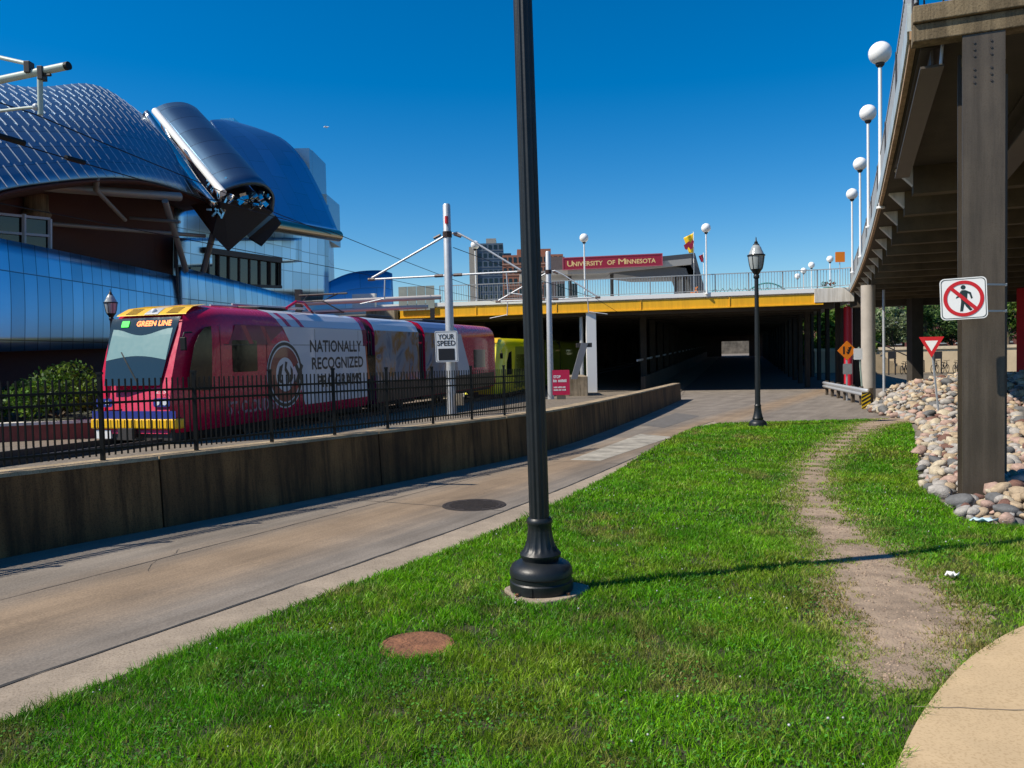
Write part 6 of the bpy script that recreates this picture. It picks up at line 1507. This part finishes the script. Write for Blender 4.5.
for ci, c_ in enumerate(cn):
    for s_ in range(4):
        vs, fs = shapes[(ci + s_ * 2) % 8]; me = bpy.data.meshes.new('river_rock'); me.from_pydata(vs.tolist(), [], fs.tolist()); me.polygons.foreach_set('use_smooth', [True] * len(fs)); me.update()
        if 'rk' + c_ not in K: K['rk' + c_] = mat('rock_' + c_.replace(' ', '_'), RC[c_], .8, 0, .3, 2.2, .5, 9)
        me.materials.append(K['rk' + c_]); rock_me[(ci, s_)] = me
prob = np.array([.30, .24, .13, .06, .12, .15]); prob /= prob.sum()
for p in pl[:300]:
    ci = int(rng.choice(6, p=prob)); o = bpy.data.objects.new('river_rock', rock_me[(ci, int(rng.integers(0, 4)))]); C.objects.link(o)
    o.location = p[:3]; o.rotation_euler = (rng.uniform(-.5, .5), rng.uniform(-.5, .5), rng.uniform(0, 6.28)); s_ = p[3]; o.scale = (s_ * rng.uniform(.95, 1.3), s_ * rng.uniform(.8, 1.05), s_ * rng.uniform(.6, .85))
    tag(o, f'{cn[ci]} rounded river rock in the pile around the steel column', 'rock', f'{cn[ci]} river rocks around the steel column', 'thing')
rest = pl[300:]; V = []; F_ = []; CO = []; n0 = 0
RCA = np.array([RC[c_] for c_ in cn])
for p in rest:
    vs, fs = (shapes_lo if p[1] > 13 else shapes)[int(rng.integers(0, 8))]; s_ = p[3]; a = rng.uniform(0, 6.28); ca, sa = math.cos(a), math.sin(a); b_ = rng.uniform(-.6, .6); cb, sb = math.cos(b_), math.sin(b_)
    v = vs * np.array([s_ * rng.uniform(.95, 1.3), s_ * rng.uniform(.8, 1.05), s_ * rng.uniform(.6, .85)])
    v = v @ np.array([[cb, 0, sb], [0, 1, 0], [-sb, 0, cb]]).T @ np.array([[ca, -sa, 0], [sa, ca, 0], [0, 0, 1]]).T + np.array(p[:3])
    V.append(v); F_.append(fs + n0); n0 += len(v); CO.append(np.repeat((RCA[rng.choice(6, p=prob)] * rng.uniform(.8, 1.2))[None], len(v), 0))
V = np.concatenate(V); F_ = np.concatenate(F_); CO = np.concatenate(CO)
o = fast_mesh('rock_rubble', V, F_.ravel(), np.arange(len(F_)) * 3, CO, K['rock'], True); tag(o, 'mass of rounded river rocks banked under the ramp', 'rocks', None, 'stuff')

# ================================================================== GRASS
Lp = np.array([(p.x, p.y) for p in edge_line]); PCx = np.array([p.x for p in path_c]); PCy = np.array([p.y for p in path_c]); PCw = np.array([p.z for p in path_c])
SWx = np.array([p.x for p in swe]); SWy = np.array([p.y for p in swe])
def vnoise(x, y, f, seed):
    r = np.random.default_rng(seed); T = r.random((64, 64)); x = x * f; y = y * f; xi = np.floor(x).astype(int); yi = np.floor(y).astype(int); fx = x - xi; fy = y - yi
    fx = fx * fx * (3 - 2 * fx); fy = fy * fy * (3 - 2 * fy); g_ = lambda a, b: T[a % 64, b % 64]
    return (g_(xi, yi) * (1 - fx) + g_(xi + 1, yi) * fx) * (1 - fy) + (g_(xi, yi + 1) * (1 - fx) + g_(xi + 1, yi + 1) * fx) * fy
sw_poly = [(p.x, p.y) for p in swe] + [(12, -3), (1.0, -3)]
def path_d(x, y):
    best = np.full(x.shape, 1e9)
    for i in range(0, len(PCx), 4):
        best = np.minimum(best, np.hypot(x - PCx[i], y - PCy[i]) - PCw[i])
    return best
def blades(y0, y1, dens, hgt, wid, seed):
    r = np.random.default_rng(seed); x0, x1 = -.8 * y1 - .3, .8 * y1 + .3; n = int((x1 - x0) * (y1 - y0) * dens)
    x = r.uniform(x0, x1, n); y = r.uniform(y0, y1, n); ok = (np.abs(x / y) < .80) & in_poly(x, y, lawn_poly) & ~in_poly(x + .10 * (vnoise(x, y, 11, 31) - .72), y - .08 * (vnoise(x, y, 17, 32) - .72), sw_poly) & ~in_poly(x, y, rock_poly)
    x, y = x[ok], y[ok]
    pd = path_d(x, y); nz_ = vnoise(x, y, 3.2, 1) * .5 + vnoise(x, y, 9, 2) * .35 + vnoise(x, y, 25, 7) * .3
    # bare soil along the worn path, tufts inside it, thin dry turf near its lower end
    worn = (pd + .36 - .62 * nz_)
    lower = np.clip(1 - np.hypot((x - 2.5) / 1.0, (y - 5.0) / 1.5), 0, 1)
    keepp = np.clip(worn / .12 + (nz_ > .76) * .6, 0, 1) * np.clip(.30 + 1.5 * vnoise(x, y, 13, 21), .3, 1) * (1 - .45 * lower * (nz_ < .62))
    hole = np.clip((np.hypot(x + .61, (y - 4.78)) - .185 - .05 * vnoise(x, y, 14, 5)) / .03, 0, 1)
    foot = np.clip((np.hypot((x - .20), (y - 5.86)) - .29) / .05, 0, 1)
    k = r.random(len(x)) < keepp * hole * foot; x, y, pd, nz_, lower = x[k], y[k], pd[k], nz_[k], lower[k]; n = len(x)
    clump = vnoise(x, y, 6, 3); clump2 = vnoise(x, y, 1.3, 4)
    near_edge = np.clip(pd / .6, .0, 1)
    h = hgt * r.uniform(.5, 1.3, n) * (.55 + .7 * clump) * (.55 + .45 * near_edge); wv = wid * r.uniform(.7, 1.4, n)
    broad = r.random(n) < .06 * (clump2 > .35); wv = np.where(broad, wv * 2.6, wv); h = np.where(broad, h * .75, h)
    a = r.uniform(0, 2 * np.pi, n); lean = r.uniform(.25, 1.25, n) * h; la = r.uniform(0, 2 * np.pi, n)
    dx, dy = np.cos(a) * wv / 2, np.sin(a) * wv / 2; lx, ly = np.cos(la) * lean, np.sin(la) * lean; z = gza(y) + .03
    P0 = np.stack([x - dx, y - dy, z], 1); P1 = np.stack([x + dx, y + dy, z], 1)
    P2 = np.stack([x - dx * .8 + lx * .35, y - dy * .8 + ly * .35, z + h * .6], 1); P3 = np.stack([x + dx * .8 + lx * .35, y + dy * .8 + ly * .35, z + h * .6], 1); P4 = np.stack([x + lx, y + ly, z + h], 1)
    v = np.stack([P0, P1, P3, P2, P4], 1).reshape(-1, 3)
    base = np.arange(n)[:, None] * 5; f = np.concatenate([base + np.array([[0, 1, 2, 3]]), base + np.array([[3, 2, 4]])], 1).ravel()
    ls = (np.arange(n)[:, None] * 7 + np.array([[0, 4]])).ravel()
    c0 = np.array([.068, .275, .003]); c1 = np.array([.195, .44, .008]); dry = np.array([.33, .25, .09]); lime = np.array([.27, .36, .025])
    m_ = np.clip(.25 + .9 * (clump2 - .35) + r.normal(0, .22, n), 0, 1)[:, None]; c = c0 * (1 - m_) + c1 * m_
    yl = np.clip((vnoise(x, y, .9, 8) * .6 + vnoise(x, y, 3.1, 18) * .5 - .58) * 2.4 + r.normal(0, .15, n), 0, .6)[:, None]; c = c * (1 - yl) + lime * yl
    dr = np.clip(.9 * np.exp(-np.maximum(pd, 0) / .30) * (.3 + nz_) + .95 * lower * nz_ - .10 + r.normal(0, .18, n) , 0, 1)[:, None]
    dp = np.clip((vnoise(x, y, 1.15, 51) * .6 + vnoise(x, y, 5.2, 52) * .55 - .72) * 3.2, 0, .75)[:, None]; dr = np.maximum(dr, dp * r.uniform(.3, 1.2, (n, 1))); dr = np.where(r.random((n, 1)) < .05, .75, np.clip(dr, 0, 1)); c = c * (1 - dr) + dry * dr
    c = c * r.uniform(.5, 1.5, (n, 1)) * (.72 + .5 * vnoise(x, y, 4.5, 22))[:, None]
    cc = np.repeat(c, 5, 0)
    return v, f, ls, cc
parts = [blades(2.6, 5.0, 10500, .046, .0042, 1), blades(5.0, 8.0, 6800, .046, .0056, 2), blades(8.0, 13.0, 3000, .05, .009, 3), blades(13.0, 24.0, 1100, .055, .015, 4)]
vo = fo = 0; VV = []; FF = []; LS = []; CC = []
for v, f, ls, cc in parts:
    VV.append(v); FF.append(f + vo); LS.append(ls + fo); CC.append(cc); vo += len(v); fo += len(f)
o = fast_mesh('lawn_grass', np.concatenate(VV), np.concatenate(FF), np.concatenate(LS), np.concatenate(CC), K['blade']); tag(o, 'mown green lawn grass with a worn dirt track', 'grass', None, 'stuff')
print('blades', vo // 5)
# broad clover and plantain leaves lying flat among the blades
n = 60000; x = rng.uniform(-4, 6, n); y = 2.7 + 9.5 * rng.random(n) ** 1.4; patchy = vnoise(x, y, 1.7, 41) * .6 + vnoise(x, y, 6, 42) * .5
ok = (np.abs(x / y) < .7) & in_poly(x, y, lawn_poly) & ~in_poly(x, y, sw_poly) & ~in_poly(x, y, rock_poly) & (path_d(x, y) > .12) & (patchy > .60) & (np.hypot(x + .61, y - 4.79) > .3) & (np.hypot(x - .21, y - 6.0) > .36); x, y = x[ok], y[ok]; n = len(x)
a = rng.uniform(0, 6.28, n); s_ = rng.uniform(.0045, .009, n); tl = rng.uniform(-.5, .5, (2, n)); ca, sa = np.cos(a) * s_, np.sin(a) * s_; z = gza(y) + .03 + rng.uniform(.02, .05, n)
V = np.stack([np.stack([x + ca * p_ - sa * q_, y + sa * p_ + ca * q_, z + s_ * (p_ * tl[0] + q_ * tl[1])], 1) for p_, q_ in ((-1, 0), (-.4, -.75), (.6, -.7), (1, 0), (.6, .7), (-.4, .75))], 1).reshape(-1, 3)
cc = np.repeat(np.array([.085, .27, .03])[None] * rng.uniform(.6, 1.5, (n, 1)), 6, 0); o = fast_mesh('clover_leaves', V, np.arange(n * 6), np.arange(n) * 6, cc, K['blade']); tag(o, 'flat clover leaves growing between the grass blades', 'clover', None, 'stuff')
# clover heads scattered in the lawn
n = 130; x = rng.uniform(-3.5, 5, n * 4); y = rng.uniform(3.0, 13, n * 4); ok = in_poly(x, y, lawn_poly) & ~in_poly(x, y, sw_poly) & ~in_poly(x, y, rock_poly) & (path_d(x, y) > .25) & (vnoise(x, y, 1.1, 12) > .45); x, y = x[ok][:n], y[ok][:n]; n = len(x)
vs, fs = unit_rock(3, 1); V = (vs[None] * (.0065 * rng.uniform(.7, 1.3, n))[:, None, None] + np.stack([x, y, gza(y) + .03 + rng.uniform(.035, .06, n)], 1)[:, None, :]).reshape(-1, 3); F_ = (fs[None] + (np.arange(n) * len(vs))[:, None, None]).reshape(-1, 3)
o = fast_mesh('clover_flowers', V, F_.ravel(), np.arange(len(F_)) * 3, np.full((len(V), 3), .45), K['rock']); tag(o, 'tiny white clover heads dotted over the lawn', 'clover', None, 'stuff')
# gravel crumbs on the dirt path
n = 2600; k = rng.integers(0, len(PCx), n); x = PCx[k] + rng.normal(0, .6, n) * PCw[k]; y = PCy[k] + rng.normal(0, .6, n) * PCw[k]; ok = path_d(x, y) < .05; x, y = x[ok], y[ok]; n = len(x)
V = (vs[None] * (.007 * rng.uniform(.4, 1.6, n))[:, None, None] + np.stack([x, y, gza(y) + .036], 1)[:, None, :]).reshape(-1, 3); F_ = (fs[None] + (np.arange(n) * len(vs))[:, None, None]).reshape(-1, 3)
o = fast_mesh('path_gravel', V, F_.ravel(), np.arange(len(F_)) * 3, np.repeat(np.array([.26, .19, .135])[None] * rng.uniform(.6, 1.5, (n, 1)), len(vs), 0), K['rock']); tag(o, 'loose grit scattered on the worn dirt track', 'gravel', None, 'stuff')
# litter
def scrap(px, py, sx, sy, m, lab):
    d = ray(px, py); tt = CAMH / (-d.z - .02 * d.y); p = Vector((d.x * tt, d.y * tt, gz(d.y * tt) + .075)); rows = [[(p.x + sx * (i / 4 - .5), p.y + sy * (j / 4 - .5) , p.z + .018 * math.sin(i * 2.1 + j * 1.3) + .012 * math.cos(j * 2.7)) for i in range(5)] for j in range(5)]
    b = MB(); b.grid(rows); o = b.build('paper_scrap', m, None, smooth=True, solid=.004); tag(o, lab, 'litter', None, 'thing')
scrap(952, 584, .07, .08, K['signwhite'], 'crumpled white paper scrap lying in the grass by the path')
scrap(984, 527, .22, .14, plain('blue_white_plastic', (.55, .72, .80), .3), 'flattened pale blue plastic bag at the edge of the rocks')
